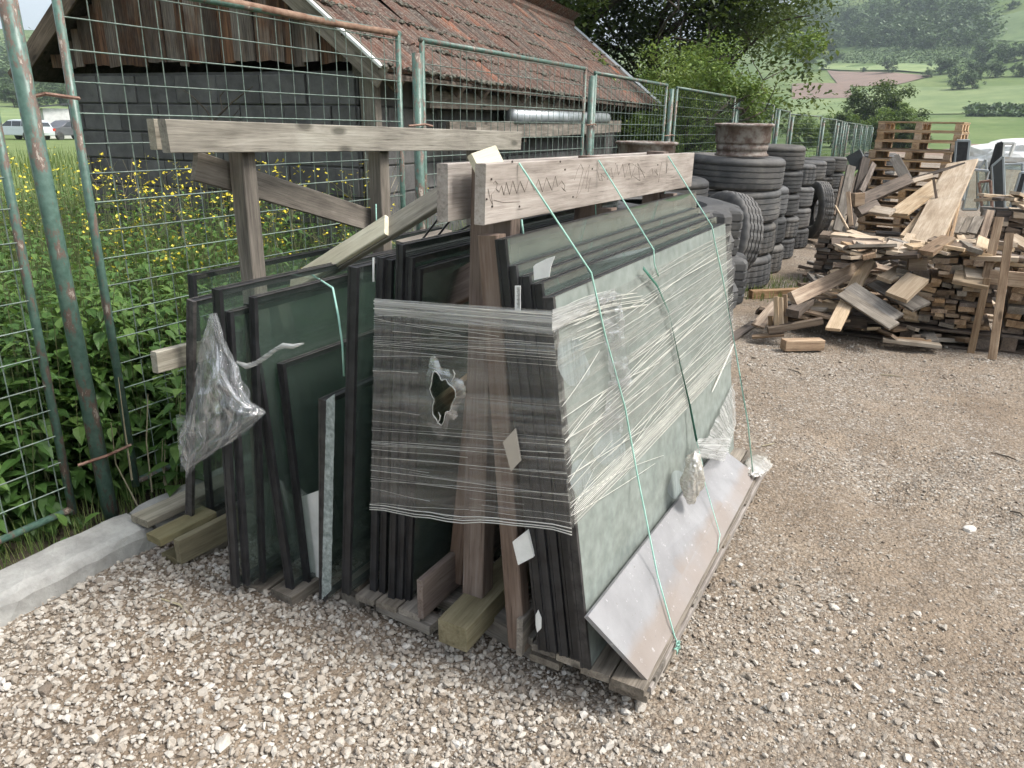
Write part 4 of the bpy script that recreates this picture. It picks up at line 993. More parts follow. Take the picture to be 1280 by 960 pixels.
# A frames
for y in (1.80, 2.50, 3.22):
    bd('post', (-1.075, y, .10), (-1.035, y, 1.50), .075, .07, G, (0, 1, 0))
    yy_ = 1.70 if y < 2 else y; bd('leg', (-.862, yy_, .10), (-.972, yy_, 1.33), .058, .05, G, (0, 1, 0))
    bd('leg', (-1.20, y + .08, .12), (-1.06, y + .075, 1.36), .055, .05, G, (0, 1, 0))
for k in range(1): bd('post', (-.985, 1.775, 1.02), (-.975, 1.775, 1.38), .07, .05, G, (0, 1, 0))
b0, b1 = onX(600, 240, -.955), onX(862, 211, -.955)
BEAM = bd('top_beam', (-.955, b0.y, 1.437), (-.955, b1.y, 1.420), .145, .030, BM, (1, 0, 0), ch=.002, skew=.05, warp=.003, seg=5)
c0 = onX(549, 240, -1.125); bd('top_beam', (-1.115, c0.y, 1.427), (-1.11, 3.42, 1.417), .148, .034, BM, (1, 0, 0), ch=.002, seg=4)
# nails on the beam
for (x, y) in ((614, 218), (615, 252), (649, 252), (706, 206), (740, 205), (716, 240), (786, 199), (608, 243), (822, 200), (640, 196), (700, 196)):
    p = onX(x, y + 6, -.9395); m = MB(); m.tube([p, p + Vector((.0022, 0, 0))], .0028, 7); m.build('nail', M['nail'], BEAM)
# scribbles pencilled on the beam
def scrib(pts, r=.0009):
    P = [onX(x, y, -.9392) for x, y in pts]
    m = MB(); m.tube(P, r, 4); return m
sc = MB()
def add(m): m.build('pencil_scribble', M['pencil'], BEAM)
zz = [(617, 229), (619, 226), (622, 230), (620, 236), (624, 240), (627, 232), (630, 244), (633, 228), (637, 243), (641, 226), (646, 242), (650, 226), (656, 240), (661, 223), (668, 238), (673, 224), (678, 240), (683, 222), (690, 238), (694, 220), (697, 233), (699, 231), (702, 226), (706, 232), (705, 238), (702, 234), (707, 239)]
add(scrib(zz)); add(scrib([(617, 250), (630, 253), (650, 252)], .0006)); add(scrib([(610, 236), (613, 250), (616, 256), (614, 243), (619, 238)], .0006))
add(scrib([(718, 225), (722, 212), (726, 205), (729, 212), (724, 232), (720, 248), (726, 238), (733, 214), (737, 206), (732, 236), (738, 222), (735, 240)], .0008))
add(scrib([(750, 205), (747, 214), (749, 225), (753, 226), (751, 217), (756, 222), (758, 212), (759, 225), (764, 210), (766, 224), (771, 206), (773, 219), (778, 205), (781, 222), (786, 204), (789, 222), (795, 205), (790, 219), (800, 226), (797, 204), (806, 222)]))
add(scrib([(757, 213), (758, 211)], .0014)); add(scrib([(769, 205), (770, 204)], .0016)); add(scrib([(778, 206), (790, 204), (806, 216), (796, 222)], .0007))
add(scrib([(812, 214), (815, 210), (816, 217), (813, 219), (818, 213), (822, 219), (820, 211)], .0008)); add(scrib([(827, 203), (825, 214), (823, 228)], .0008)); add(scrib([(834, 204), (833, 216), (836, 210)], .0007))
tb = board('timber_beam', (-1.052, 1.615, .120), (-1.052, 3.25, .150), .105, .085, M['wood_timber'], None, (0, 0, 1), ch=.002, skew=.03)
prop(tb, 'thick yellowish square timber sticking out between the pallet halves of the front rack', 'timber beam')

# panes leaning on the right side of the front rack
FP0 = Vector((-.630, 1.655, .142)); FPT = Vector((-.785, 1.655, 1.195))
u_, mwF, LF, HF = glass_unit('front dusty pane under film and cords, facing the gravel yard', FP0, FPT, 3.44, .028, 'glass_front', capmat='black_seal_dusty')
for k, (b, tt, y0, y1, lab, hh) in enumerate([
    ((-.668, .145), (-.825, 1.222), 1.672, 3.44, 'second glass unit from the yard side on the front rack', 1),
    ((-.703, .145), (-.858, 1.238), 1.668, 3.44, 'third glass unit from the yard side, torn white paper at its top corner', 1),
    ((-.737, .150), (-.892, 1.262), 1.66, 3.40, 'fourth glass unit from the yard side, a paper strip on its end', 1),
    ((-.766, .150), (-.922, 1.326), 1.655, 3.42, 'tallest glass unit on the yard side, directly against the A-frame legs', 1)]):
    glass_unit(lab, (b[0], y0, b[1]), (tt[0], y0, tt[1]), y1, .027, 'glass_dim' if k != 3 else 'glass_dim')
# panes leaning on its other side
for k, (b, tt, y, y1, lab) in enumerate([
    ((466, 738), (475, 322), 1.70, 3.35, 'leftmost of the dark glass units behind the torn film'), ((478, 741), (486, 325), 1.71, 3.35, 'second dark glass unit behind the torn film'),
    ((489, 752), (500, 306), 1.70, 3.38, 'tallest dark glass unit behind the torn film'), ((499, 757), (512, 322), 1.71, 3.3, 'fourth dark glass unit behind the torn film'),
    ((509, 762), (522, 336), 1.72, 3.3, 'dark glass unit beside the kick board behind the torn film')]):
    gp(lab, b, tt, y, y1, .022)
gp('tall pane with a thick black edge at the left border of the film', (432, 742), (441, 334), 1.64, 3.3, .030)
gp('short broken pane, its near edge crazed white, at the gap between the racks', (403, 750), (403, 500), 1.615, 2.55, .026, capmat='black_seal_dusty')
# crazed strip of that broken pane
a = [onY(x, y, 1.612) for x, y in ((402, 750), (414, 738), (419, 492), (408, 500))]
prop(sheet('shattered_strip', [a[0], a[1], a[2], a[3]], M['glass_shatter'], None, 8, 70, .002, 60, 3, smoothf=False), 'narrow strip of crazed white glass along the broken pane', 'broken glass')
w_ = board('wood_offcut', onY(552, 370, 1.95), onX(600, 345, -1.10), .12, .022, M['wood_brown'], None, (1, .3, 0)); prop(w_, 'short brown board wedged between the dark panes and the post', 'board')
w_ = board('wood_offcut', onY(605, 388, 1.9), onY(634, 376, 2.1), .045, .03, M['wood_brown'], None, (1, -.5, 0)); prop(w_, 'small brown wood chip just above the film right of the post', 'board')
w_ = board('packing_board', onY(528, 628, 1.95), onY(600, 560, 2.35), .16, .02, M['wood_brown'], None, (1, .2, 0)); prop(w_, 'brown board standing askew behind the torn film left of the post', 'board')

w_ = board('packing_board', onY(528, 524, 1.86), onY(590, 476, 2.0), .085, .02, M['wood_scrap'], None, (1, .2, 0)); prop(w_, 'brown board showing through the hole torn in the film', 'board')
# ---- rear rack
r2 = thing('glass_rack', 'rear weathered A-frame rack with a long flat beam, nearer the fence', 'glass rack', (-2.0, 2.6, 0))
OB = M['wood_beam_old']
q0, q1 = onX(205, 170, -1.95), onX(648, 176, -1.95)
bd('top_beam', (-1.95, q0.y, q0.z), (-1.95, q1.y, q1.z), .092, .034, OB, (1, 0, 0), r2, ch=.002, skew=.08, seg=5, warp=.003)
q2 = onX(190, 168, -2.065); bd('top_beam', (-2.065, q2.y, q2.z), (-2.065, q1.y, q1.z), .088, .032, OB, (1, 0, 0), r2, ch=.002, seg=3)
for x0, y in ((308, 1.80), (483, 2.52), (606, 3.28)):
    y += .05; bd('post', (-2.005, y, .08), (-2.005, y, q0.z + .03), .062, .06, M['wood_grey'], (0, 1, 0), r2)
    bd('leg', (-1.80, y + .08, .08), (-1.985, y + .075, 1.02), .06, .06, M['wood_grey'], (0, 1, 0), r2)
    bd('leg', (-2.16, y + .08, .08), (-2.09, y + .075, 1.0), .06, .06, M['wood_grey'], (0, 1, 0), r2)
s0, s1 = onX(243, 207, -2.06), onX(474, 279, -2.06)
bd('brace', s0, s1, .092, .022, M['wood_grey'], (1, 0, 0), r2)
for x, w, z, y0 in ((-2.42, .10, .155, 1.56), (-2.24, .10, .03, 1.60)): bd('base_board', (x, y0, z), (x + .05, 3.4, z), w, .03, OB, (0, 0, 1), r2)
for y in (2.0, 2.8, 3.3): bd('cross_board', (-2.35, y, .03), (-1.66, y, .03), .1, .05, M['wood_grey'], (0, 0, 1), r2)
# base timbers seen at the near end
def gb(name, a, b, za, zb, w, t, mat, label, face=(0, 0, 1)):
    o = board(name, gz(*a, za), gz(*b, zb), w, t, mat, None, face); return prop(o, label, 'board')
gb('base_plank', (192, 675), (262, 640), .155, .165, .085, .03, M['wood_timber'], 'yellowish plank end lying over the kerb under the leftmost panes')
gb('base_plank', (222, 690), (300, 650), .105, .11, .03, .10, M['wood_timber'], 'greenish batten on edge beside the plank end at the kerb')
gb('base_plank', (212, 700), (300, 655), .05, .05, .09, .035, M['wood_timber'], 'lower yellowish board under the greenish batten at the kerb')
gb('support_block', (352, 752), (396, 722), .04, .04, .10, .07, M['wood_grey'], 'short brown block under the two leaning dark panes')
gb('support_block', (318, 742), (352, 716), .03, .03, .10, .05, M['wood_grey'], 'grey block under the frames beside the plastic bag')
gb('support_block', (438, 752), (462, 735), .035, .035, .08, .05, M['wood_grey'], 'flat grey wood under the thick black edged pane')
o = board('plank_end', onX(193, 453, -2.2), onX(300, 425, -2.2), .075, .03, M['wood_beam_old'], None, (1, 0, 0)); prop(o, 'short grey plank poking out left of the leftmost panes', 'board')
# panes of the rear rack
gp('leftmost pane, low, between the kerb and the plastic bag', (236, 655), (238, 376), 1.66, 3.2, .032, capmat='black_seal_dusty')
gp('pane behind the leftmost one, its dark top edge against the weeds', (262, 640), (238, 344), 1.74, 3.3, .026)
gp('pane with a thick black edge rising from behind the plastic bag', (293, 733), (270, 362), 1.50, 3.25, .030)
gp('thin unit next to the pane behind the plastic bag', (307, 731), (285, 390), 1.52, 3.1, .022)
gp('slim inner unit seen through the pane behind the bag', (327, 727), (315, 372), 1.58, 3.2, .022)
gp('leaning pane with the green cord over its top edge', (362, 738), (309, 380), 1.60, 3.2, .028)
gp('unit standing just inside the pane with the green cord', (383, 728), (350, 455), 1.66, 3.1, .024)
# white sheet behind the broken pane
c4 = [onY(*p, 1.70) for p in ((388, 735), (402, 742), (402, 612), (374, 622))]
m = MB(); m.add(c4 + [p + Vector((0, .004, 0)) for p in c4], [(0, 1, 2, 3), (7, 6, 5, 4), (0, 4, 5, 1), (1, 5, 6, 2), (2, 6, 7, 3), (3, 7, 4, 0)]); prop(m.build('white_sheet', M['white_plastic']), 'white rigid sheet showing behind the broken pane', 'sheet')
c4 = [onY(*p, 2.1) for p in ((546, 702), (568, 668), (569, 676), (549, 705))]
m = MB(); m.add(c4 + [p + Vector((.002, .004, 0)) for p in c4], [(0, 1, 2, 3), (7, 6, 5, 4), (0, 4, 5, 1), (1, 5, 6, 2), (2, 6, 7, 3), (3, 7, 4, 0)]); prop(m.build('white_sheet', M['white_plastic']), 'thin white strip behind the kick board under the film', 'sheet')

# cream boards lying across
p1, p2 = onX(368, 360, -2.02), onX(550, 247, -1.36)
prop(board('cross_plank', p1, p2, .085, .022, M['wood_beam_old'], None, (.5, -.65, .8)), 'grey plank slanting up from the rear panes towards the front beam', 'plank')
_a, _b = p1, p2; _n = Vector((.5, -.65, .8)); _n = (_n - (_b - _a).normalized() * _n.dot((_b - _a).normalized())).normalized(); p1, p2 = _a.lerp(_b, .02) + _n * .0205, _a.lerp(_b, .70) + _n * .0205
prop(board('cream_board', p1, p2, .078, .018, M['wood_cream'], None, (.5, -.65, .8)), 'pale cream board on top of the slanting grey plank', 'plank')
prop(board('cream_board', onX(592, 205, -1.04), onX(622, 194, -1.02), .05, .02, M['wood_cream'], None, (1, -.3, .5)), 'pale pointed board tip showing over the pencilled beam', 'board')
prop(board('grey_plank', onY(500, 305, 2.4), onY(560, 290, 2.6), .07, .02, M['wood_grey'], None, (0, 0, 1)), 'flat grey plank lying behind the front beam end', 'plank')
m = MB()
for (a_, b_) in (((525, 303), (549, 272)), ((545, 298), (567, 270)), ((562, 296), (588, 281))): m.tube([onY(*a_, 2.35), onY(*b_, 2.3)], .004, 5)
prop(m.build('dark_rods', M['black_seal']), 'thin dark rods sticking up behind the front beam end', 'rods')

# slab leaning on the front pane
sb = [Vector(onX(812, 853, -.455)), Vector(onX(948, 595, -.455)), onX(900, 558, -.615), onX(735, 770, -.615)]
sn = (sb[1] - sb[0]).cross(sb[3] - sb[0]).normalized()
def slab_mat():
    t = NT('dusty_slab'); v = t.coord(); n = t.noise(v, 5, 5, .6); n2 = t.noise(v, 38, 5, .75); g = t.n('ShaderNodeSeparateXYZ'); t.l(t.coord('UV'), g.inputs[0])
    c = t.ramp(n, [(.35, (.215, .212, .215)), (.65, (.29, .287, .29))])
    st = t.ramp(t.math('ADD', g.outputs[1], t.math('MULTIPLY', t.math('SUBTRACT', n, .5), .35)), [(.30, 1.0), (.46, 0.0)])
    st2 = t.math('MULTIPLY', t.math('MULTIPLY', st, .6), t.ramp(t.noise(t.mapping(v, (1, 1, 1)), 3.2, 4, .5), [(.3, .25), (.55, .9)])); c = t.mix(st2, c, (.25, .19, .145))
    c = t.mix(t.ramp(n2, [(.62, 0.0), (.68, .6)]), c, (.52, .51, .50)); c = t.mix(t.ramp(t.noise(v, 90, 2, .5), [(.70, 0.0), (.74, .9)]), c, (.2, .18, .17))
    return t.done(t.bsdf(c, .7, t.bump(n2, .25, .002), .3))
M['slab'] = slab_mat()
me = mesh('slab', [*sb, *[p - sn * .014 for p in sb]], [(0, 1, 2, 3), (7, 6, 5, 4), (0, 4, 5, 1), (1, 5, 6, 2), (2, 6, 7, 3), (3, 7, 4, 0)]); uv = me.uv_layers.new(name='UVMap')
UVq = [(0, 0), (1, 0), (1, 1), (0, 1)] * 2
for l in me.loops: uv.data[l.index].uv = UVq[l.vertex_index]
prop(link('grey_slab', me, M['slab']), 'pale grey slab with a brown stain leaning against the film-wrapped pane', 'slab')

# pale residue patches on the glass under the film
for i, (cx0, cy0, rx, ry) in enumerate([(716, 452, 19, 34), (727, 598, 12, 27), (762, 560, 17, 26), (846, 606, 10, 20)]):
    P = [onP(cx0 + rx * math.cos(a) * (1 + .22 * math.sin(2 * a + i) + .08 * math.sin(5 * a)), cy0 + ry * math.sin(a) * (1 + .1 * math.cos(2 * a)), FP0 + (mwF.to_3x3() @ Vector((0, 0, 1))) * (.0155 if (mwF.to_3x3() @ Vector((0, 0, 1))).x > 0 else -.0155), mwF.to_3x3() @ Vector((0, 0, 1))) for a in [2 * math.pi * k / 28 for k in range(28)]]
    me = mesh('patch', P, [tuple(range(28))]); auto_uv(link('residue_patch', me, M['residue'], u_))
# ---- stretch film
for k in ('film_front', 'film_side', 'film_band', 'film_bag', 'film_bag_thick', 'film_fold'):
    for nd in M[k].node_tree.nodes:
        if nd.type == 'TEX_COORD':
            for lk in list(M[k].node_tree.links):
                if lk.from_node == nd and lk.from_socket.name == 'Object': M[k].node_tree.links.new(nd.outputs['UV'], lk.to_socket)
FN = (mwF.to_3x3() @ Vector((0, 0, 1))).normalized()
if FN.x < 0: FN = -FN
def onF(x, y, off=.022): return onP(x, y, FP0 + FN * off, FN)
fm = thing('stretch_film', 'torn clear stretch film wrapped round the end of the front rack and its yard-side pane', 'stretch film', (-1.0, 1.63, .4))
YF = 1.632
fc = [onY(463, 638, YF), onY(716, 665, YF), onY(690, 392, YF), onY(468, 375, YF)]
def fuv(x, y):                                                      # pixel of the photo -> (u, v) on the end sheet
    p = onY(x, y, YF); w = (p.z - (fc[0].z + fc[1].z) / 2) / ((fc[3].z - fc[0].z)); l = fc[0].lerp(fc[3], w); r = fc[1].lerp(fc[2], w); return (p.x - l.x) / (r.x - l.x), w
hu, hv = fuv(553, 482); hu2, hv2 = fuv(570, 450)
def hole(u, w): a = math.atan2((w - hv) / .105, (u - hu) / .062); rr_ = math.hypot((u - hu) / .062, (w - hv) / .105); return rr_ < 1 + .22 * math.sin(3 * a + 1) + .1 * math.sin(7 * a)
sheet('film_end', fc, M['film_front'], fm, 130, 110, .0018, 9, 2, hole, aniso=(1, 5))
tb4 = [onY(468, 394, YF - .003), onY(691, 418, YF - .003), onY(690, 388, YF - .004), onY(468, 373, YF - .004)]
sheet('film_top_band', tb4, M['film_band'], fm, 60, 8, .003, 14, 3, aniso=(.5, 8))
# hole rim, curled strips
mr = MB(); P = []
for k in range(41):
    a = 2 * math.pi * k / 40; r_ = 1 + .22 * math.sin(3 * a + 1) + .1 * math.sin(7 * a); u = hu + .062 * r_ * math.cos(a); w = hv + .105 * r_ * math.sin(a)
    l = fc[0].lerp(fc[3], w); r = fc[1].lerp(fc[2], w); P.append(l.lerp(r, u) + Vector((0, -.003 - .004 * random.random(), 0)))
mr.tube(P, [random.uniform(.0006, .0022) for _ in P], 5)
for (x, y) in ((566, 462), (548, 515)):
    q = [onY(x + 2.5 * math.sin(i * 1.3), y + 5 * i, YF - .004) for i in range(4)]; mr.tube(q, [.0008, .0022, .0018, .0006], 4)
# curled, whitened flange of film round the tear
V_, F_ = [], []
for k in range(80):
    a = 2 * math.pi * k / 80; r_ = 1 + .22 * math.sin(3 * a + 1) + .1 * math.sin(7 * a); wd = 1 + .35 * abs(math.sin(a * 2.5 + .6)) + .25 * random.random()
    for q_, rr2 in enumerate((r_ * .97, r_ * (1 + .10 * wd), r_ * (1 + .42 * wd))):
        u = hu + .062 * rr2 * math.cos(a); w = hv + .105 * rr2 * math.sin(a); V_.append(fc[0].lerp(fc[3], w).lerp(fc[1].lerp(fc[2], w), u) + Vector((0, (-.008, -.005, -.0005)[q_] + random.gauss(0, .001), 0)))
for k in range(80):
    for q_ in range(2): F_.append((k * 3 + q_, ((k + 1) % 80) * 3 + q_, ((k + 1) % 80) * 3 + q_ + 1, k * 3 + q_ + 1))
auto_uv(link('film_tear_flange', mesh('flange', V_, F_, True), M['film_bag'], fm))
auto_uv(mr.build('film_tear_rim', M['film_fold'], fm))
# folds of the end sheet
def quad_pt(c, u, w): return Vector((0, -.003 * abs(math.sin(u * 17)) * max(0, 1 - w / .08), (.006 * math.sin(9 * u + 1) + .003 * math.sin(23 * u)) * max(0, 1 - w / .08))) * (c is fc) + c[0] * (1 - u) * (1 - w) + c[1] * u * (1 - w) + c[2] * u * w + c[3] * (1 - u) * w
m = MB(); g = random.Random(4)
for k in range(64):
    w0 = g.random() ** .9; w1 = min(1, max(0, w0 + g.gauss(0, .02))); u0 = 0 if g.random() < .6 else g.random() * .6; u1 = 1 if g.random() < .6 else min(1, u0 + g.uniform(.2, .6)); n_ = 9
    pts = [quad_pt(fc, u0 + (u1 - u0) * i / n_, min(1, max(0, w0 + (w1 - w0) * i / n_ + .0015 * math.sin(i * .9 + k)))) + Vector((0, -.002, 0)) for i in range(n_ + 1)]
    if any(abs(u0 + (u1 - u0) * i / n_ - hu) < .085 and abs(w0 + (w1 - w0) * i / n_ - hv) < .14 for i in range(n_ + 1)): continue
    m.tube(pts, g.uniform(.0002, .0007), 3)
for w in (.0, .012, .028, .965, .985, .997): m.tube([quad_pt(fc, i / 12, w) + Vector((0, -.003, 0)) for i in range(13)], .0016, 4)
prop(auto_uv(m.build('end_folds', M['film_fold'], fm)), kind='stuff')
# side sheet over the pane
sc4 = [onF(714, 662), onF(918, 447), onF(914, 288), onF(690, 400)]
sheet('film_side', sc4, M['film_side'], fm, 110, 70, .0015, 8, 6, aniso=(1, 5))
sheet('film_side_band', [onF(690, 416, .026), onF(772, 372, .026), onF(768, 360, .03), onF(690, 387, .026)], M['film_band'], fm, 30, 8, .006, 20, 7, aniso=(1, 4))
m = MB(); g = random.Random(9)
def fold_px(a, b, r, mid=None):
    n_ = 8; pts = []
    for i in range(n_ + 1):
        f = i / n_; x = a[0] + (b[0] - a[0]) * f; y = a[1] + (b[1] - a[1]) * f + (mid or 0) * math.sin(math.pi * f); pts.append(onF(x, y, .0245))
    m.tube(pts, [r * .6] + [r] * (n_ - 1) + [r * .6], 4)
for k in range(17):                                                 # upper fan from the near band to the far top corner
    f = k / 16; fold_px((772 + g.uniform(-8, 30), 372 + 95 * f + g.gauss(0, 2)), (912 + g.uniform(-4, 3), 290 + 75 * f + g.gauss(0, 3)), g.uniform(.0004, .0013), g.gauss(-2, 3))
for k in range(24):                                                 # long diagonals
    f = k / 23; x0 = 775 + g.uniform(-30, 40); fold_px((x0 - 40 * f, 478 + 130 * f + g.gauss(0, 3)), (917, 335 + 108 * f + g.gauss(0, 3)), g.uniform(.0004, .0013), g.gauss(0, 4))
for k in range(20):                                                 # lower near corner bundle
    f = g.random(); fold_px((702 + 13 * f, 505 + 150 * f), (770 + g.uniform(-30, 60), 432 + 165 * f + g.gauss(0, 3)), g.uniform(.0004, .0013), g.gauss(0, 4))
for k in range(12): f = k / 11; fold_px((718, 655 - 26 * f), (915, 448 - 22 * f), g.uniform(.0005, .0015), 3)
fold_px((890, 490), (917, 430), .0042)
for k in range(14): f = g.random(); fold_px((690, 390 + 24 * f), (770 + g.uniform(-20, 40), 362 + 22 * f), g.uniform(.0006, .0018), -4)
for k in range(9): x0 = g.uniform(712, 735); y0 = g.uniform(405, 440); fold_px((x0, y0), (x0 + 40, y0 - g.uniform(14, 24)), g.uniform(.0005, .0012))
prop(auto_uv(m.build('side_folds', M['film_fold'], fm)), kind='stuff')
sheet('film_flap', [onF(762, 482, .03), onF(788, 478, .035), onF(776, 366, .035), onF(750, 368, .03)], M['film_bag'], fm, 26, 70, .012, 30, 8, aniso=(1.5, 1))
sheet('film_flap', [onF(752, 545, .026), onF(776, 540, .026), onF(788, 470, .03), onF(760, 476, .03)], M['film_bag'], fm, 20, 40, .008, 30, 18, aniso=(1.5, 1))
sheet('film_bundle', [onF(872, 572, .05), onF(908, 572, .06), onF(921, 528, .03), onF(917, 478, .026)], M['film_band'], fm, 24, 30, .010, 24, 10)
sheet('film_bundle', [onF(868, 570, .075), onF(905, 578, .085), onF(912, 548, .06), onF(874, 548, .06)], M['film_band'], fm, 24, 16, .012, 24, 11)
# crumpled bag hanging over the slab
def crumple_blob(name, c, s, mat, label, cat, seed, parent=None, rot=0.0):
    b = bmesh.new(); bmesh.ops.create_icosphere(b, subdivisions=5, radius=1); g = np.random.default_rng(seed)
    co = np.array([v.co[:] for v in b.verts]); d = 1 + .35 * (fbm(co[:, 0] * 3 + 5, co[:, 2] * 2.2 + co[:, 1] * 2, seed, 4) - .5) * 2 + .25 * np.abs(fbm(co[:, 1] * 5, co[:, 2] * 3 + 9, seed + 3, 3) - .5) * 2
    for v, q, k in zip(b.verts, co, d): v.co = Vector((q[0] * s[0] * k, q[1] * s[1] * k, q[2] * s[2] * (1 + (k - 1) * .3)))
    o = link(name, from_bm(name, b, True), mat, parent, Matrix.Translation(c) @ Matrix.Rotation(rot, 4, 'Y')); auto_uv(o); return prop(o, label, cat)
crumple_blob('plastic_bag', onF(866, 598, .10), (.035, .045, .10), M['film_bag_thick'], 'crumpled brownish plastic bag hanging from the film over the grey slab', 'plastic bag', 5)
crumple_blob('plastic_scrap', gz(946, 582, .16), (.05, .11, .012), M['film_bag_thick'], 'pale plastic scrap lying on the far corner of the pallet', 'plastic scrap', 8)

# clear plastic bag hanging at the left
def bag():
    YB = 1.43; V = []; UVs = []; na_ = 72; yy = np.linspace(0, 1, 60)
    cx_ = np.interp(yy, [0, .15, .4, .62, .75, .88, 1], [266, 267, 272, 280, 276, 258, 237]); hw = np.interp(yy, [0, .12, .4, .62, .72, .86, 1], [2, 8, 23, 40, 46, 32, 4]); py = 392 + 196 * yy
    tiltx = np.interp(yy, [0, .55, .72, 1], [0, 6, -14, -8])
    for j, t_ in enumerate(yy):
        for i in range(na_):
            a = 2 * math.pi * i / na_; pl = .5 * math.sin(9 * a + 1.3) + .35 * math.sin(5 * a + 3 * t_) + .25 * math.sin(17 * a + 5 * t_)
            n = float(fbm(np.array([3 + 2.2 * math.cos(a) + t_ * 3]), np.array([5 + 2.2 * math.sin(a) + t_ * 9]), 3, 4)[0]) - .5
            x = cx_[j] + hw[j] * math.cos(a) * (1 + .05 * pl); y = py[j] + tiltx[j] * math.cos(a) + 8 * n * t_
            p = onY(x, y, YB); dep = .006 + .034 * math.sin(math.pi * min(1, t_ * .9 + .05)); p.y += -math.sin(a) * dep + (.010 * pl + .05 * n) * min(1, hw[j] / 22); p.x += .012 * n * min(1, hw[j] / 20); V.append(p); UVs.append((t_ * .5, a * .28))
    Fc = [(j * na_ + i, j * na_ + (i + 1) % na_, (j + 1) * na_ + (i + 1) % na_, (j + 1) * na_ + i) for j in range(len(yy) - 1) for i in range(na_)]
    me = mesh('bag', V, Fc, True); uv = me.uv_layers.new(name='UVMap')
    for l in me.loops: uv.data[l.index].uv = UVs[l.vertex_index]
    return link('clear_plastic_bag', me, M['film_bag'])
prop(bag(), 'clear crumpled plastic sheet hanging off the corner of the left panes', 'plastic bag')
mt_ = MB(); mt_.tube([onY(x, y, 1.515 + .001 * k) for k, (x, y) in enumerate([(296, 452), (308, 458), (320, 454), (332, 446), (344, 437), (354, 432), (366, 433), (380, 429)])], [.004, .009, .007, .008, .006, .008, .007, .002], 7); pl = auto_uv(mt_.build('film_tail', M['film_band'], None, None, True)); prop(pl, 'twisted strip of film running right from the hanging bag', 'film strip')
pl = sheet('film_tail', [onY(225, 590, 1.43), onY(236, 588, 1.43), onY(262, 520, 1.43), onY(220, 518, 1.43)], M['film_bag'], None, 20, 30, .008, 22, 14); prop(pl, 'loose clear flap at the lower left of the hanging plastic', 'film strip')

# ---- cords and straps
def cord(pts, r, mat, label, cat='cord', flat=None):
    m = MB(); P = [Vector(p) for p in pts]
    if flat:
        Q = []
        for i in range(len(P) - 1):
            n_ = max(2, int((P[i + 1] - P[i]).length / .04)); Q += [P[i].lerp(P[i + 1], k / n_) for k in range(n_)]
        Q.append(P[-1]); V = []; Fc = []
        for i, p in enumerate(Q):
            d = (Q[min(i + 1, len(Q) - 1)] - Q[max(0, i - 1)]).normalized(); tw = flat[1] * i / len(Q); s = d.cross(FN).normalized(); nn = s.cross(d); s = s * math.cos(tw) + nn * math.sin(tw); h = s.cross(d) * .0006
            V += [p + s * flat[0] + h, p - s * flat[0] + h, p - s * flat[0] - h, p + s * flat[0] - h]
        for i in range(len(Q) - 1):
            for k in range(4): Fc.append((i * 4 + k, i * 4 + (k + 1) % 4, i * 4 + 4 + (k + 1) % 4, i * 4 + 4 + k))
        Fc += [(3, 2, 1, 0), tuple(len(V) - 4 + k for k in range(4))]; m.add(V, Fc)
    else: m.tube(P, r, 6)
    return prop(m.build(cat.replace(' ', '_'), M[mat], None, None, True), label, cat)
def sp_(x, y, off=.004): return onP(x, y, sb[0] + sn * off, sn)
if sn.x < 0: sn = -sn
cord([onX(649, 204, -.936), onX(690, 268, -.88) if False else onX(650, 206, -.933), onF(739, 341, .03), onF(756, 417, .03), onF(781, 508, .03), onF(796, 590, .036), onF(806, 640, .07), sp_(822, 720), sp_(843, 795), onX(848, 806, -.45), onX(846, 818, -.448)], .0026, 'cord', 'near pale green cord tied from the scribbled beam down to the slab edge')
m = MB(); kn = onX(846, 808, -.444)
for k in range(5): m.tube([kn + Vector((random.gauss(0, .004), random.gauss(0, .01), random.gauss(0, .012))) for _ in range(4)], .0025, 5)
prop(m.build('cord_knot', M['cord']), 'green cord knot at the near lower edge of the slab', 'knot')
cord([onX(748, 200, -.936), onF(817, 312, .03), onF(818, 330, .028), onF(823, 345, .026)], .0026, 'cord', 'short pale green cord from the middle of the scribbled beam to the pane top')
cord([onF(804, 335, .034), onF(822, 358, .032), onF(836, 390, .032), onF(850, 455, .031), onF(862, 505, .031), onF(871, 552, .05)], .003, 'strap_dark', 'dark green flat strap running down the middle of the wrapped pane', 'strap', (.0055, 1.2))
cord([onF(871, 552, .05), onF(878, 580, .10), sp_(880, 600), sp_(900, 668), sp_(897, 690)], .0016, 'cord', 'thin cord continuing from the dark strap over the slab')
cord([onX(835, 195, -.936), onF(890, 283, .028), onF(893, 300, .028), onF(903, 345, .028), onF(916, 418, .03), onX(925, 470, -.47), onX(935, 530, -.455), onX(941, 590, -.452)], .0026, 'cord', 'far pale green cord from the beam end to the pallet corner')
cord([onY(383, 339, 2.1), onY(416, 360, 1.75), onY(423, 395, 1.72), onY(428, 430, 1.70), onY(430, 470, 1.70)], .0032, 'cord', 'turquoise cord over the rear panes beside the thick black edge')
cord([onX(652, 275, -.93), onX(655, 300, -.93)], .003, 'cord', 'short bit of cord behind the post below the beam')
cord([onX(744, 248, -.99), onX(745, 272, -.99)], .0022, 'cord', 'short cord hanging from the beam before the second post')
cord([onX(830, 234, -.99), onX(832, 256, -.99)], .0022, 'cord', 'short cord hanging from the beam before the third post')
cord([onX(470, 255, -2.0), onX(471, 300, -2.0)], .003, 'cord', 'turquoise cord round the second post of the rear rack')
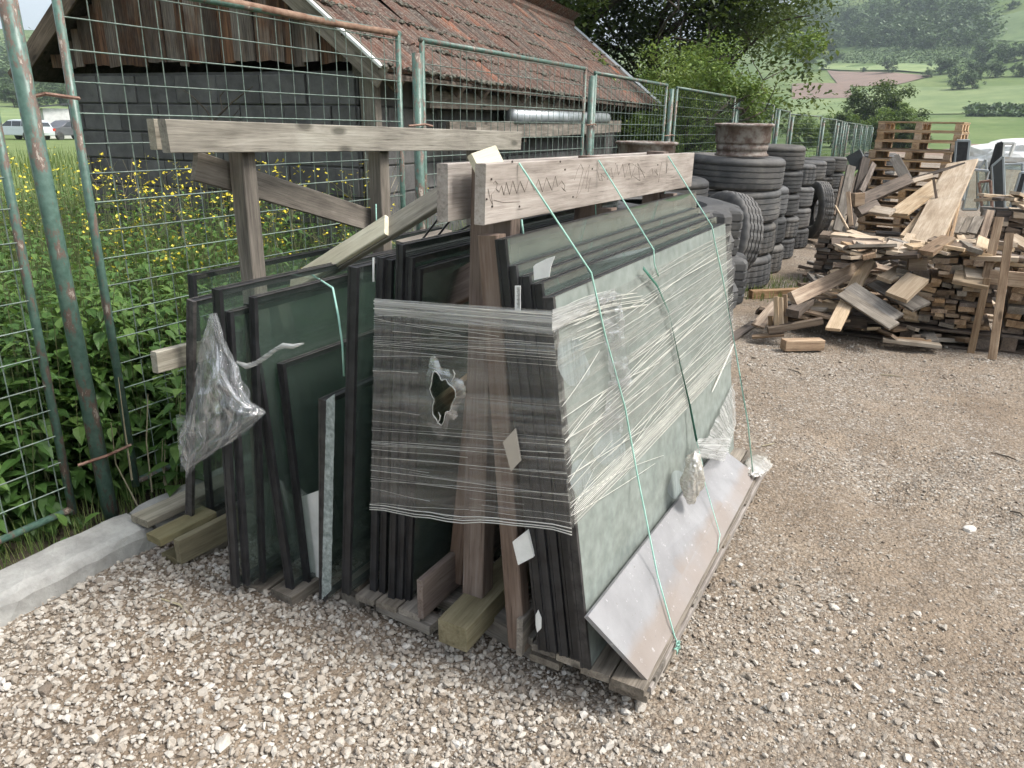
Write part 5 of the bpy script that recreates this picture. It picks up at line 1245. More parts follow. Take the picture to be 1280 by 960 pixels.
# small papers and foam
def scrap(name, px, plane, mat, label, cat='paper', th=.002):
    P = [plane(*p) for p in px]; n_ = (P[1] - P[0]).cross(P[2] - P[0]).normalized(); n_ = n_ if n_.dot(EYE - P[0]) > 0 else -n_
    k = len(P); m = MB(); m.add([p for p in P] + [p + n_ * th for p in P], [tuple(range(k - 1, -1, -1)), tuple(range(k, 2 * k))] + [(i, (i + 1) % k, k + (i + 1) % k, k + i) for i in range(k)]); return prop(m.build(name, mat), label, cat)
scrap('torn_paper', [(668, 350), (687, 346), (689, 333), (694, 320), (684, 323), (670, 330), (667, 333)], lambda x, y: onY(x, y, 1.655), M['paper'], 'torn white paper at the top corner of the yard-side panes')
scrap('white_sticker', [(643, 675), (661, 661), (669, 694), (650, 704)], lambda x, y: onY(x, y, 1.655), M['white_plastic'], 'white foam corner pad near the pallet end above the kick board', 'foam pad', .012)
scrap('white_sticker', [(630, 552), (645, 535), (652, 575), (640, 588)], lambda x, y: onY(x, y, 1.625), M['film_bag_thick'], 'cloudy white pad stuck to the film right of the post', 'foam pad', .006)
scrap('barcode_strip', [(644, 388), (651, 388), (651, 357), (644, 357)], lambda x, y: onY(x, y, 1.64), M['paper'], 'narrow printed paper strip on the end of a black edged unit', 'label')
m = MB()
for i in range(16):
    y = 360 + i * 1.6; a_ = onY(646 + (i % 3) * .5, y, 1.6365); b_ = onY(649.6, y, 1.6365); m.tube([a_, b_], .0007, 3)
m.build('barcode', M['nail']); prop(bpy.data.objects['barcode'], 'dark bars printed on the narrow paper strip', 'label')
scrap('white_strip', [(466, 352), (468, 352), (468, 322), (466, 322)], lambda x, y: onY(x, y, 1.69), M['paper'], 'white tape on the edge of the leftmost dark unit', 'label')
scrap('oval_tag', [(670, 768), (673, 762), (677, 772), (677, 785), (672, 790), (670, 780)], lambda x, y: onY(x, y, 1.65), M['white_plastic'], 'small oval pale patch on the short right kick board', 'tag', .003)
# ================================================================== TYRES
def tyre_mesh(R, Wd, style='ribs', n=72, seed=0):
    g = random.Random(seed); h = Wd / 2; Ri = R * .56
    pts = [(Ri, -h * .72, 0), (Ri + .02, -h * .9, 0), (R * .8, -h * 1.0, 0), (R - .045, -h * .97, 0), (R - .018, -h * .88, 1), (R - .004, -h * .78, 1)]
    gv = [-.5, -.18, .18, .5]
    for q in gv: pts += [(R, h * (q - .045), 2), (R - .011, h * (q - .03), 2), (R - .011, h * (q + .03), 2), (R, h * (q + .045), 2)]
    pts += [(R - .004, h * .78, 1), (R - .018, h * .88, 1), (R - .045, h * .97, 0), (R * .8, h, 0), (Ri + .02, h * .9, 0), (Ri, h * .72, 0), (Ri + .012, h * .66, 0), (R * .8, h * .9, 0), (R - .04, h * .6, 0), (R - .035, 0, 0), (R - .04, -h * .6, 0), (R * .8, -h * .9, 0), (Ri + .012, -h * .66, 0)]
    m = len(pts); V = []; 
    for k in range(n):
        a = 2 * math.pi * k / n
        for (r, z, fl) in pts:
            rr_ = r
            if style == 'block' and fl and k % 3 == 0: rr_ -= .009
            if style == 'lug' and fl: rr_ += (.035 if ((k + (2 if z > 0 else 0)) % 6) < 3 else -.012)
            if style == 'ribs' and fl == 1 and k % 2: rr_ -= .004
            V.append((rr_ * math.cos(a), rr_ * math.sin(a), z))
    Fc = [(k * m + i, ((k + 1) % n) * m + i, ((k + 1) % n) * m + (i + 1) % m, k * m + (i + 1) % m) for k in range(n) for i in range(m)]
    me = mesh('tyre', V, Fc, style != 'lug')
    if style != 'lug': me.polygons.foreach_set('use_smooth', [not (4 <= (i % m) <= 20) for i in range(len(Fc))])
    return me
TY = {'truck': tyre_mesh(.51, .31, 'ribs', 96), 'trublk': tyre_mesh(.50, .31, 'block', 96), 'car': tyre_mesh(.335, .26, 'ribs', 72), 'carb': tyre_mesh(.33, .26, 'block', 72), 'big': tyre_mesh(.42, .24, 'block', 84), 'lug': tyre_mesh(.44, .30, 'lug', 84)}
_placed = []
def tyre(kind, loc, label, tilt=(0, 0), rz=None, s=(1, 1, 1)):
    o = bpy.data.objects.new('tyre', TY[kind]); COL.objects.link(o)
    if not TY[kind].materials: TY[kind].materials.append(M['rubber'])
    o.matrix_basis = Matrix.Translation(Vector(loc)) @ Matrix.Rotation(tilt[0], 4, 'X') @ Matrix.Rotation(tilt[1], 4, 'Y') @ Matrix.Rotation(rz if rz is not None else random.uniform(0, 6), 4, 'Z') @ Matrix.Diagonal((*s, 1))
    return prop(o, label, 'tyre', 'old tyres stacked along the fence')
ORD = ['bottom', 'second', 'third', 'fourth', 'fifth']
def stack(x, y, kinds, hts, where, r=None):
    z = .0; n = len(kinds)
    for i, (k, h) in enumerate(zip(kinds, hts)):
        nm = 'top' if i == n - 1 else ORD[i]
        hh = {'truck': .31, 'trublk': .31, 'car': .26, 'carb': .26, 'big': .24, 'lug': .30}[k]; s = h / hh
        tyre(k, (x + random.gauss(0, .015), y + random.gauss(0, .015), z + h / 2), '%s tyre of %s' % (nm, where), (random.gauss(0, .015), random.gauss(0, .015)), None, (1, 1, s)); z += h + .004
    return z
p = gz(961, 368); 
zt = stack(-1.83, 8.25, ['trublk', 'trublk', 'truck', 'truck'], [.34, .33, .33, .32], 'the wide truck tyre stack carrying the big rusty rim')
def rim_mesh(R, h):
    prof = [(R * .80, 0), (R - .015, 0), (R - .012, .012), (R - .03, .025), (R - .035, h * .18), (R - .025, h * .19), (R - .022, h * .33), (R - .03, h * .35), (R - .03, h * .39), (R - .012, h * .42), (R - .008, h * .45), (R - .008, h * .90), (R + .012, h * .93), (R + .018, h * .97), (R + .016, h), (R + .0, h + .006), (R - .02, h * .99), (R - .03, h * .9), (R - .05, h * .5), (R - .07, h * .35), (R * .6, h * .3), (R * .3, h * .32), (R * .3, h * .26), (R * .6, h * .24), (R * .78, h * .2), (R * .80, 0)]
    return lathe(prof, 64, 'wheel_rim')
def rimmat():
    t = NT('painted_rusty_rim'); v = t.coord(); n = t.noise(v, 9, 6, .7); g = t.n('ShaderNodeSeparateXYZ'); t.l(v, g.inputs[0])
    c = t.ramp(n, [(.35, (.10, .07, .055)), (.46, (.15, .11, .09)), (.55, (.24, .21, .185)), (.7, (.33, .315, .285))])
    return t.done(t.bsdf(c, .8, t.bump(n, .5, .004), .3))
M['rim'] = rimmat()
RM = rim_mesh(.275, .30)
o = link('wheel_rim', RM, M['rim'], None, Matrix.Translation((-1.72, 8.05, zt + .0)) @ Matrix.Rotation(.02, 4, 'X')); prop(o, 'large rusty truck rim lying on top of the first tyre stack', 'wheel rim')
z2 = stack(-2.16, 6.62, ['truck', 'truck', 'trublk', 'truck'], [.30, .30, .30, .28], 'the stack hidden behind the scribbled beam')
o = link('wheel_rim', RM, M['rim'], None, Matrix.Translation((-2.20, 6.52, z2)) @ Matrix.Diagonal((.92, .92, .92, 1))); prop(o, 'rusty rim showing just above the far end of the scribbled beam', 'wheel rim')
stack(-1.72, 9.22, ['carb', 'car', 'car'], [.33, .31, .33], 'the short stack right of the truck tyres')
stack(-1.75, 10.35, ['carb', 'carb', 'car', 'car', 'car'], [.27, .27, .27, .28, .30], 'the tallest car tyre stack, second along the path')
stack(-1.72, 11.45, ['carb', 'car', 'car', 'carb'], [.28, .28, .28, .29], 'the third car tyre stack along the path')
stack(-1.76, 12.75, ['car', 'carb', 'car', 'car'], [.28, .28, .28, .29], 'the fourth tyre stack along the path')
stack(-1.78, 14.1, ['car', 'carb', 'car', 'car'], [.28, .28, .28, .29], 'the fifth tyre stack along the path')
stack(-1.75, 15.6, ['car', 'carb', 'car', 'car'], [.28, .28, .28, .27], 'the sixth tyre stack, before the dark boards')
stack(-2.45, 9.6, ['carb', 'car', 'car', 'carb'], [.30, .30, .31, .30], 'the row by the fence behind the tall stack')
stack(-2.46, 11.2, ['carb', 'car', 'car', 'car'], [.28, .28, .28, .28], 'the fence-side row level with the third stack')
stack(-2.48, 12.9, ['carb', 'car', 'car', 'car'], [.28, .28, .28, .28], 'the fence-side row level with the fourth stack')
stack(-1.0, 17.2, ['car', 'car', 'carb', 'car'], [.28, .28, .28, .28], 'the last far stack left of the pallet tower')
stack(-1.05, 19.0, ['car', 'car', 'carb', 'car'], [.28, .28, .28, .28], 'the distant stack beyond the dark boards')
# upright and leaning ones
q = onP(905, 300, (-1.55, 7.35, .4), (-.05, -1, .1)); tyre('big', (-1.63, 7.30, .62), 'large upright tyre leaning against the wide truck tyre stack, nearest of all', (math.radians(78), math.radians(-38)))
tyre('car', (-1.56, 8.74, .50), 'tyre standing on edge between the truck stack and the short stack', (math.radians(84), math.radians(-72)))
tyre('car', (-1.62, 9.78, .62), 'tyre standing on edge between the short and the tall stack', (math.radians(86), math.radians(-74)), None, (1, 1, .7))
tyre('big', (-1.42, 12.2, .46), 'thin rimmed tyre standing upright at the end of the third stack', (math.radians(86), math.radians(-60)), None, (1, 1, .8))
# ribbed tractor tyres behind the far end of the front rack
for i, (z, dx, lab) in enumerate([(.15, .0, 'lowest ribbed tractor tyre beyond the far end of the front rack'), (.46, -.02, 'second ribbed tractor tyre beyond the front rack'), (.77, .02, 'third ribbed tractor tyre beyond the front rack'), (1.06, -.03, 'top ribbed tractor tyre beyond the front rack')]):
    tyre('lug', (-1.33 + dx, 4.35 + dx, z), lab, (.02, .03 * (i - 1)), i * .5)

# ================================================================== WOOD PILE
WS, WP_, WD, WG = M['wood_scrap'], M['wood_scrap_pale'], M['wood_dark'], M['wood_grey']
def pallet_proto(name, L, Wd, mat, label, cat, group=None):
    t = thing(name, label, cat, (0, 0, 0), 0, group)
    for y in (-L / 2 + .06, -L * .22, 0, L * .22, L / 2 - .06): board('deck_board', (-Wd / 2, y, .133), (Wd / 2, y, .133), .12, .02, mat, t, (0, 0, 1))
    for x in (-Wd / 2 + .06, 0, Wd / 2 - .06): board('stringer_board', (x, -L / 2, .112), (x, L / 2, .112), .10, .02, mat, t, (0, 0, 1))
    for y in (-L / 2 + .06, 0, L / 2 - .06):
        for x in (-Wd / 2 + .06, 0, Wd / 2 - .06): board('block', (x, y - .06, .061), (x, y + .06, .061), .10, .08, mat, t, (0, 0, 1))
    for y in (-L / 2 + .06, 0, L / 2 - .06): board('base_board', (-Wd / 2, y, .01), (Wd / 2, y, .01), .10, .02, mat, t, (0, 0, 1))
    return t
def place(root, loc, rz): root.matrix_basis = Matrix.Translation(Vector(loc)) @ Matrix.Rotation(rz, 4, 'Z')
PL = pallet_proto('wooden_pallet', .8, 1.2, M['wood_pallet'], '', 'pallet')
TWX, TWY = -.30, 14.2
base_lab = ['bottom pallet of the tall tower behind the plank pile', 'second pallet from the ground in the tower', 'third pallet from the ground in the tower', 'fourth pallet from the ground in the tower', 'fifth pallet from the ground in the tower', 'sixth pallet from the ground in the tower', 'seventh pallet from the ground in the tower', 'eighth pallet from the ground in the tower', 'ninth pallet from the ground in the tower', 'tenth pallet from the ground in the tower', 'eleventh pallet from the ground in the tower', 'top pallet of the tall tower, overhanging a little']
first = True
for i, lab in enumerate(base_lab):
    t = PL if i == 0 else copy_tree(PL)
    place(t, (TWX + random.gauss(0, .012) + (.06 if i > 8 else 0), TWY + random.gauss(0, .012), i * .1445), math.radians(-11 + random.gauss(0, .8) + (3 if i > 8 else 0))); t['label'] = lab; t['category'] = 'pallet'; t['group'] = 'pallets of the tower'
PG = pallet_proto('wooden_pallet', .8, 1.15, M['wood_dark'], 'dark pallet under the front offcut stack', 'pallet'); place(PG, (.03, 6.98, .0), 0.03)
t = copy_tree(PG); place(t, (1.25, 7.05, 0), .0); t['label'] = 'grey pallet under the stack at the right edge of the picture'
t = copy_tree(PG); place(t, (.02, 8.6, .0), 0); t['label'] = 'dark pallet mostly buried behind the front offcut stack'

cnt = [0]; small = MB(); OFF_MAX = 235
JOIN = {}
def offcut(x, y, z, L, w, t_, d, mat, group, label, upv=(0, 0, 1), jit=.05):
    a = Vector((x, y, z)); dv = Vector(d).normalized(); dv += Vector((random.gauss(0, jit), random.gauss(0, jit), random.gauss(0, jit * .6))); dv.normalize()
    if y > 7.75 or x > 1.06:                                                    # far back: real boards, joined
        me = board_mesh(L, w, t_, .0015, .12); mw = frame(a, dv, upv); JOIN.setdefault(mat.name, (mat, MB()))[1].add([mw @ v.co for v in me.vertices], [tuple(p.vertices) for p in me.polygons]); bpy.data.meshes.remove(me); return
    o = board('offcut', a - dv * L / 2, a + dv * L / 2, w, t_, mat, None, upv, ch=.0015, skew=.12); cnt[0] += 1
    return prop(o, label, 'wood offcut', group)
def mat_pick(pale=.3): r = random.random(); return WP_ if r < pale else (WG if r < pale + .10 else (WD if r < pale + .22 else WS))
def end_stack(x0, x1, y, z0, z1, dep, group, label, pale=.15, top=None, wr=(.06, .13), hr=(.022, .045), pile=None):
    z = z0
    while z < z1:
        h = random.uniform(*hr); x = x0
        while x < x1:
            w = random.uniform(*wr)
            if top is None or z < top(x): offcut(x + w / 2, y + random.uniform(-.03, .05) + dep / 2, z + h / 2, dep * random.uniform(.85, 1.15), w * .96, h * .92, (0, 1, 0), mat_pick(pale), group, label, (random.gauss(0, .08), 0, 1), .03)
            x += w + .004
        z += h * 1.02
end_stack(-.12, .52, 6.62, .155, .66, .5, 'offcuts stacked on the front pallet', 'short board end in the low stack on the front pallet', .1, lambda x: .52 + .22 * (x > .1) + random.gauss(0, .03))
end_stack(.68, 1.78, 6.66, .155, .62, .5, 'offcuts in the right-hand crate', 'short reddish board end in the crate at the right edge', .1, None, (.07, .15), (.035, .06))
end_stack(-.98, -.5, 8.9, .05, .55, .45, 'offcuts at the back left of the pile', 'dark board end in the back left stack of the pile', .05, lambda x: .5 + random.gauss(0, .06), (.09, .16), (.03, .05))
end_stack(.62, 1.5, 10.9, .05, .78, .5, 'offcuts stacked behind the leaning boards', 'small board end in the stack behind the long leaning boards', .15, lambda x: .72 + .07 * math.sin(x * 6), (.11, .19), (.05, .075))
# support bulk of the pile: boards lying every way
def pile_h(x, y):
    a = .85 * math.exp(-((x + .02) / .62) ** 2 - ((y - 9.2) / 1.15) ** 2); b = .50 * math.exp(-((x + .15) / .5) ** 2 - ((y - 7.6) / .9) ** 2); c = .25 * math.exp(-((x + .62) / .33) ** 2 - ((y - 6.75) / .5) ** 2)
    return max(a, b, c)
for i in range(330):
    x, y = random.uniform(-1.0, .75), (random.uniform(6.35, 8.3) if i % 3 else random.uniform(8.3, 10.2)); h = pile_h(x, y)
    if h < .06: continue
    z = h * random.uniform(.35, 1.0) + .03; an = random.gauss(0, .8) + math.pi / 2 * (random.random() < .35); L = random.uniform(.16, .5)
    offcut(x, y, z, L, random.uniform(.04, .10), random.uniform(.018, .035), (math.sin(an), math.cos(an), random.gauss(0, .16)), mat_pick(.34), 'scraps tumbled over the wood heap', 'loose board scrap tumbled on the wood heap', (random.gauss(0, .3), random.gauss(0, .3), 1))
for i in range(60):                                                  # ragged top of the front stack
    x = random.uniform(-.5, .55); y = random.uniform(6.6, 7.2); offcut(x, y, .66 + random.uniform(-.02, .07) + .05 * (x > 0), random.uniform(.2, .42), random.uniform(.07, .13), random.uniform(.02, .035), (math.sin(i), math.cos(i) * .8, random.gauss(0, .1)), mat_pick(.62), 'pale pieces on top of the front stack', 'pale board piece lying on top of the front offcut stack', (random.gauss(0, .2), random.gauss(0, .2), 1))
for i in range(26):
    x = random.uniform(.68, 1.7); y = random.uniform(6.7, 7.2); offcut(x, y, .64 + random.uniform(-.02, .06), random.uniform(.2, .5), random.uniform(.06, .12), .03, (math.sin(i), math.cos(i) * .6, random.gauss(0, .1)), mat_pick(.6), 'pieces on top of the right-hand crate', 'board piece on top of the crate at the right edge', (random.gauss(0, .2), random.gauss(0, .2), 1))
for i in range(20):
    x = random.uniform(.62, 1.45); offcut(x, 11.0 + random.uniform(0, .3), .80 + random.uniform(0, .06), random.uniform(.25, .45), .12, .035, (math.sin(i), .5, random.gauss(0, .15)), mat_pick(.6), 'pieces on top of the stack behind the leaning boards', 'pale piece on top of the stack behind the long leaning boards')

for mt_, jb in JOIN.values(): prop(jb.build('far_wood_scraps', mt_), kind='stuff')
def pb(a, ya, b, yb, w, t_, mat, label, face=(0, 0, 1), name='plank', cat='plank', **k):
    return prop(board(name, onY(a[0], a[1], ya), onY(b[0], b[1], yb), w, t_, M[mat], None, face, **k), label, cat)
def pg(a, b, z, w, t_, mat, label, name='plank', face=(0, 0, 1), zb=None, cat='plank'):
    return prop(board(name, gz(*a, z), gz(*b, zb if zb is not None else z), w, t_, M[mat], None, face), label, cat)
pg((979, 431), (1027, 430), .05, .09, .08, 'wood_scrap', 'short squared beam lying alone on the gravel before the wood heap', 'beam_offcut', cat='beam')
pg((938, 368), (1003, 365), .045, .08, .08, 'wood_scrap', 'squared beam on the ground between the tyres and the wood heap', 'beam_offcut', cat='beam')
pg((900, 432), (945, 403), .015, .09, .02, 'wood_dark', 'thin dark board lying flat by the corner of the wood heap')
pb((990, 374), 6.15, (1091, 327), 7.1, .115, .045, 'wood_scrap', 'long brown plank slanting across the front of the heap', (.5, -1, .4))
pb((1041, 412), 6.05, (1088, 320), 7.1, .11, .025, 'wood_scrap_pale', 'pale grey plank crossing under the long brown one', (-.2, -1, .8))
for i, (x, y0, y1, m_) in enumerate([(971, 408, 371, 'wood_scrap_pale'), (977, 406, 372, 'wood_scrap_pale'), (982, 404, 368, 'wood_scrap'), (964, 410, 395, 'wood_scrap')]):
    pb((x, y0), 6.0 + .02 * i, (x - 1, y1), 6.02 + .02 * i, .035, .03, m_, ['pale upright stick leftmost of the little row', 'pale upright stick next to the leftmost', 'brown upright stick behind the two pale ones', 'lowest dark stub beside the upright sticks'][i], (0, 1, 0), 'upright_stick', 'stick')
pb((947, 408), 6.05, (972, 380), 6.35, .11, .02, 'wood_scrap', 'brown board end leaning at the left foot of the heap', (0, -.5, 1)); pb((960, 413), 5.95, (1028, 401), 6.1, .05, .05, 'wood_scrap', 'brown batten along the foot of the heap', (0, 0, 1))
pb((940, 421), 5.95, (980, 418), 6.0, .07, .02, 'wood_scrap', 'flat scrap board touching the gravel at the heap foot', (0, 0, 1)); pb((990, 392), 6.0, (1010, 375), 6.4, .1, .06, 'wood_dark', 'dark block behind the upright sticks', (0, -.5, 1))
pb((1062, 358), 6.5, (1122, 398), 6.25, .12, .02, 'wood_grey', 'upper grey plank of the pair sliding off the front stack', (0, -.6, 1)); pb((1052, 366), 6.42, (1118, 408), 6.15, .10, .02, 'wood_grey', 'lower grey plank of the pair sliding off the front stack', (0, -.6, 1))
pb((1095, 352), 6.7, (1152, 384), 6.4, .17, .02, 'wood_grey', 'wide dark grey board above the grey pair', (0, -.5, 1)); pb((1120, 372), 6.3, (1147, 347), 6.5, .17, .04, 'wood_scrap_pale', 'wide pale block standing out of the front stack', (-.3, -1, .7))
pb((1105, 350), 6.5, (1128, 337), 6.8, .12, .03, 'wood_scrap_pale', 'pale flat piece left of the wide pale block', (0, -.6, 1)); pb((1135, 330), 6.6, (1158, 329), 6.62, .10, .09, 'wood_scrap', 'squared end block on top of the front stack', (0, 1, 0))
pb((1205, 338), 6.65, (1232, 341), 6.68, .20, .03, 'wood_scrap_pale', 'upper of the two wide pale offcuts at the stack corner', (0, -.5, 1)); pb((1192, 345), 6.6, (1236, 353), 6.6, .16, .035, 'wood_scrap_pale', 'lower of the two wide pale offcuts at the stack corner', (0, -.5, 1))
pb((1150, 312), 7.6, (1203, 203), 10.0, .30, .03, 'wood_scrap_pale', 'widest pale board rising high over the heap', (-.25, -.8, .5), warp=.02, seg=4)
pb((1121, 268), 8.4, (1178, 226), 9.6, .20, .025, 'wood_scrap_pale', 'pale plank left of the widest board, pointing up right', (-.3, -1, .6)); pb((1128, 296), 8.2, (1165, 250), 9.3, .05, .03, 'wood_scrap_pale', 'thin pale lath beside the widest board', (0, -1, .5))
for i in range(4): pb((1172 + 5 * i, 308 - i), 7.7, (1187 + 5 * i, 236 + 2 * i), 9.3, .032, .02, 'wood_scrap', ['first thin lath right of the widest board', 'second thin lath right of the widest board', 'third thin lath right of the widest board', 'outermost thin lath right of the widest board'][i], (1, -.3, .2), 'lath', 'lath')
pb((1068, 255), 8.6, (1135, 225), 9.2, .12, .09, 'wood_dark', 'dark heavy beam lying high on the left of the heap', (0, -1, .3)); pb((1066, 250), 8.5, (1078, 249), 8.55, .13, .10, 'wood_scrap', 'sawn block ending the dark heavy beam', (0, -1, 0)); pb((1072, 266), 8.4, (1096, 256), 8.6, .09, .07, 'wood_dark', 'second dark beam under the heavy one', (0, -1, .3))
pb((1062, 290), 7.9, (1132, 316), 7.1, .06, .04, 'wood_scrap_pale', 'yellowish batten sloping down right across the heap', (0, -.6, 1)); pb((1108, 319), 7.0, (1152, 324), 6.9, .05, .02, 'wood_scrap_pale', 'thin pale lath below the yellowish batten', (0, -.6, 1)); pb((1131, 312), 7.2, (1138, 293), 7.6, .08, .02, 'wood_scrap_pale', 'small bright upright piece below the widest board', (0, -1, .2))
pb((1118, 197), 9.9, (1134, 226), 9.5, .11, .03, 'wood_grey', 'grey board sticking up before the pallet tower', (0, -1, .1)); pb((1140, 224), 9.6, (1206, 205), 9.9, .035, .03, 'wood_dark', 'dark stick lying across the top of the widest board', (0, -1, .3)); pb((1135, 228), 9.5, (1165, 220), 9.7, .05, .04, 'wood_scrap_pale', 'pale stick under the dark stick', (0, -1, .3))
pb((1167, 224), 9.0, (1171, 250), 8.9, .025, .02, 'wood_dark', 'thin dark upright stick over the pale planks', (0, -1, 0), 'stick', 'stick'); pb((1090, 262), 8.4, (1116, 266), 8.3, .12, .03, 'wood_scrap_pale', 'splintered pale board on the left shoulder of the heap', (0, -.6, 1))
# crate uprights and rails
pb((1213, 442), 6.5, (1234, 348), 6.55, .05, .02, 'wood_scrap', 'leaning stake at the corner of the front stack', (0, -1, 0), 'stake', 'stake'); pb((1232, 350), 6.6, (1249, 272), 6.8, .06, .035, 'wood_scrap', 'double stake above the front stack corner, left one', (0, -1, 0), 'stake', 'stake'); pb((1222, 318), 6.9, (1238, 264), 7.2, .055, .03, 'wood_scrap', 'stake leaning left of the double stake', (0, -1, 0), 'stake', 'stake')
pb((1240, 449), 6.35, (1262, 291), 6.5, .055, .03, 'wood_scrap', 'tall reddish stake of the right-hand crate', (0, -1, 0), 'stake', 'stake'); pb((1236, 346), 6.6, (1300, 352), 6.6, .11, .025, 'wood_scrap', 'side board of the right-hand crate', (0, -1, 0), 'crate_board', 'board'); pb((1263, 296), 7.3, (1300, 316), 7.0, .10, .03, 'wood_scrap_pale', 'pale plank over the right-hand crate', (0, -.6, 1)); pb((1250, 322), 6.8, (1298, 326), 6.7, .07, .025, 'wood_scrap_pale', 'lower pale plank over the right-hand crate', (0, -.6, 1))
pb((1064, 282), 8.2, (1060, 240), 8.3, .04, .03, 'wood_scrap', 'thin upright post at the left edge of the heap', (0, -1, 0), 'stake', 'stake'); pb((1044, 258), 10.5, (1060, 287), 9.0, .03, .02, 'wood_scrap_pale', 'white stick leaning by the last tyres', (0, -1, 0), 'stick', 'stick')
pb((1046, 289), 11.4, (1064, 208), 12.0, .12, .05, 'wood_grey', 'broad dark board leaning against the tyre row', (.4, -1, 0)); pb((1062, 285), 11.8, (1082, 198), 12.5, .12, .06, 'wood_dark', 'second broad dark board right of the first', (.4, -1, 0)); pb((1076, 240), 12.0, (1092, 205), 12.6, .08, .04, 'wood_dark', 'dark post between the boards and the pallet tower', (.4, -1, 0)); pb((1063, 205), 12.6, (1080, 196), 12.6, .25, .2, 'shed_dark', 'black box on top of the dark boards', (0, -1, 0), 'black_box', 'box')
for i in range(5): pb((1046 + i * 8, 270 - 3 * i), 12.8 + .2 * i, (1056 + i * 9, 222 - 2 * i), 13.4 + .2 * i, .12, .03, 'wood_dark', ['dark slat one leaning nearest the last tyres', 'dark slat next to the nearest one', 'middle dark slat of the leaning row', 'dark slat before the last of the leaning row', 'last dark slat of the leaning row beside the tower'][i], (.4, -1, 0))
# grey plastic pallet on wooden ones, right edge
pp_ = thing('plastic_pallet', 'grey plastic pallet lying on wooden pallets near the right edge', 'pallet', (1.52, 9.1, .72))
T0 = onY(1215, 264, 9.3); zt_ = T0.z; m = MB(); m.box((1.08, 8.55, zt_ - .03), (2.2, 9.35, zt_)); m.build('top_deck', M['grey_plastic'], pp_)
for x in (1.1, 1.58, 2.08):
    for y in (8.57, 8.9, 9.22): m = MB(); m.box((x, y, zt_ - .13), (x + .1, y + .11, zt_ - .031)); m.build('foot', M['shed_dark'], pp_)
for y in (8.57, 8.9, 9.22): m = MB(); m.box((1.08, y, zt_ - .155), (2.2, y + .11, zt_ - .132)); m.build('skid', M['grey_plastic'], pp_)
for i, z in enumerate((zt_ - .31, zt_ - .46, zt_ - .61, zt_ - .76)):
    if z < -.02: continue
    t = copy_tree(PG); place(t, (1.6 + .03 * i, 8.95, z), math.radians(4 * i - 5)); t['label'] = ['weathered pallet directly under the grey plastic one', 'second weathered pallet under the plastic one', 'third weathered pallet under the plastic one', 'lowest weathered pallet under the plastic one'][i]
for i in range(3): pb((1196 + 9 * i, 292), 8.9, (1206 + 9 * i, 273 - i), 9.3, .09, .02, 'wood_grey', ['left slat of the tilted grey slats by the plastic pallet', 'middle slat of the tilted grey slats by the plastic pallet', 'right slat of the tilted grey slats by the plastic pallet'][i], (0, -.7, 1), 'slat', 'slat')

# ---- glass and junk in the back right
def pane_px(px4, Y, mat, edge, label, th=.03):
    c = [onY(x, y, Y) for x, y in px4]; t = thing('old_glass_pane', label, 'glass pane', tuple(c[0]), 0, 'glass panes leaning in the back of the yard')
    n_ = Vector((0, 1, 0)); m = MB(); m.add(c + [p + n_ * th for p in c], [(0, 1, 2, 3), (7, 6, 5, 4), (0, 4, 5, 1), (1, 5, 6, 2), (2, 6, 7, 3), (3, 7, 4, 0)]); link('sheet', m.mesh(), M[mat], t)
    m = MB()
    for i in range(4): m.tube([c[i] + n_ * th / 2, c[(i + 1) % 4] + n_ * th / 2], .022, 5)
    link('edge', m.mesh(), M[edge], t)
for i, (q_, Y, mt, ed, lab) in enumerate([
    ([(1190, 250), (1204, 250), (1212, 176), (1196, 176)], 13.5, 'black_seal', 'galv', 'dark upright pane with a bright edge right of the pallet tower'),
    ([(1183, 240), (1190, 240), (1197, 178), (1190, 178)], 13.8, 'black_seal', 'black_seal', 'dark narrow pane touching the pallet tower'),
    ([(1203, 262), (1222, 262), (1236, 214), (1214, 212)], 14.5, 'glass_dim', 'galv', 'greyish slanted pane above the small stack'),
    ([(1222, 258), (1236, 258), (1232, 200), (1222, 214)], 15.0, 'glass_dim', 'galv', 'pale broken pane pointing up in the back'),
    ([(1231, 232), (1246, 240), (1253, 178), (1246, 180)], 16.0, 'black_seal', 'black_seal', 'black leaning pane below the white frame'),
    ([(1243, 262), (1256, 262), (1254, 196), (1240, 208)], 14.6, 'shed_dark', 'galv', 'dark grey pane in the middle of the back row'),
    ([(1256, 260), (1280, 260), (1278, 205), (1255, 206)], 15.2, 'glass_dim', 'galv', 'cloudy pane near the right edge'),
    ([(1262, 262), (1272, 262), (1284, 216), (1276, 216)], 14.0, 'black_seal', 'galv', 'thin dark pane leaning at the right edge'),
    ([(1228, 262), (1240, 262), (1238, 226), (1224, 228)], 13.9, 'glass_dim', 'rust', 'small reddish edged pane in front of the back row')]):
    pane_px(q_, Y, mt, ed, lab)
m = MB(); P4 = [onY(x, y, 20) for x, y in ((1252, 196), (1262, 196), (1268, 179), (1254, 179))]
for i in range(4): m.tube([P4[i], P4[(i + 1) % 4]], .04, 5)
prop(m.build('window_with_white_surround', M['white_plastic']), 'small white window frame standing before the pale heap', 'frame')
def heap(name, c, s, mat, label, cat, seed, sub=4):
    b = bmesh.new(); bmesh.ops.create_icosphere(b, subdivisions=sub, radius=1)
    co = np.array([v.co[:] for v in b.verts]); d = fbm(co[:, 0] * 2.5 + 5, co[:, 1] * 2.5 + co[:, 2] * 2, seed, 4) * .7 + .65
    for v, k in zip(b.verts, d): v.co = Vector((v.co.x * s[0] * k, v.co.y * s[1] * k, max(-.05, v.co.z) * s[2] * k))
    return prop(link(name, from_bm(name, b, False), mat, None, Matrix.Translation(c)), label, cat)
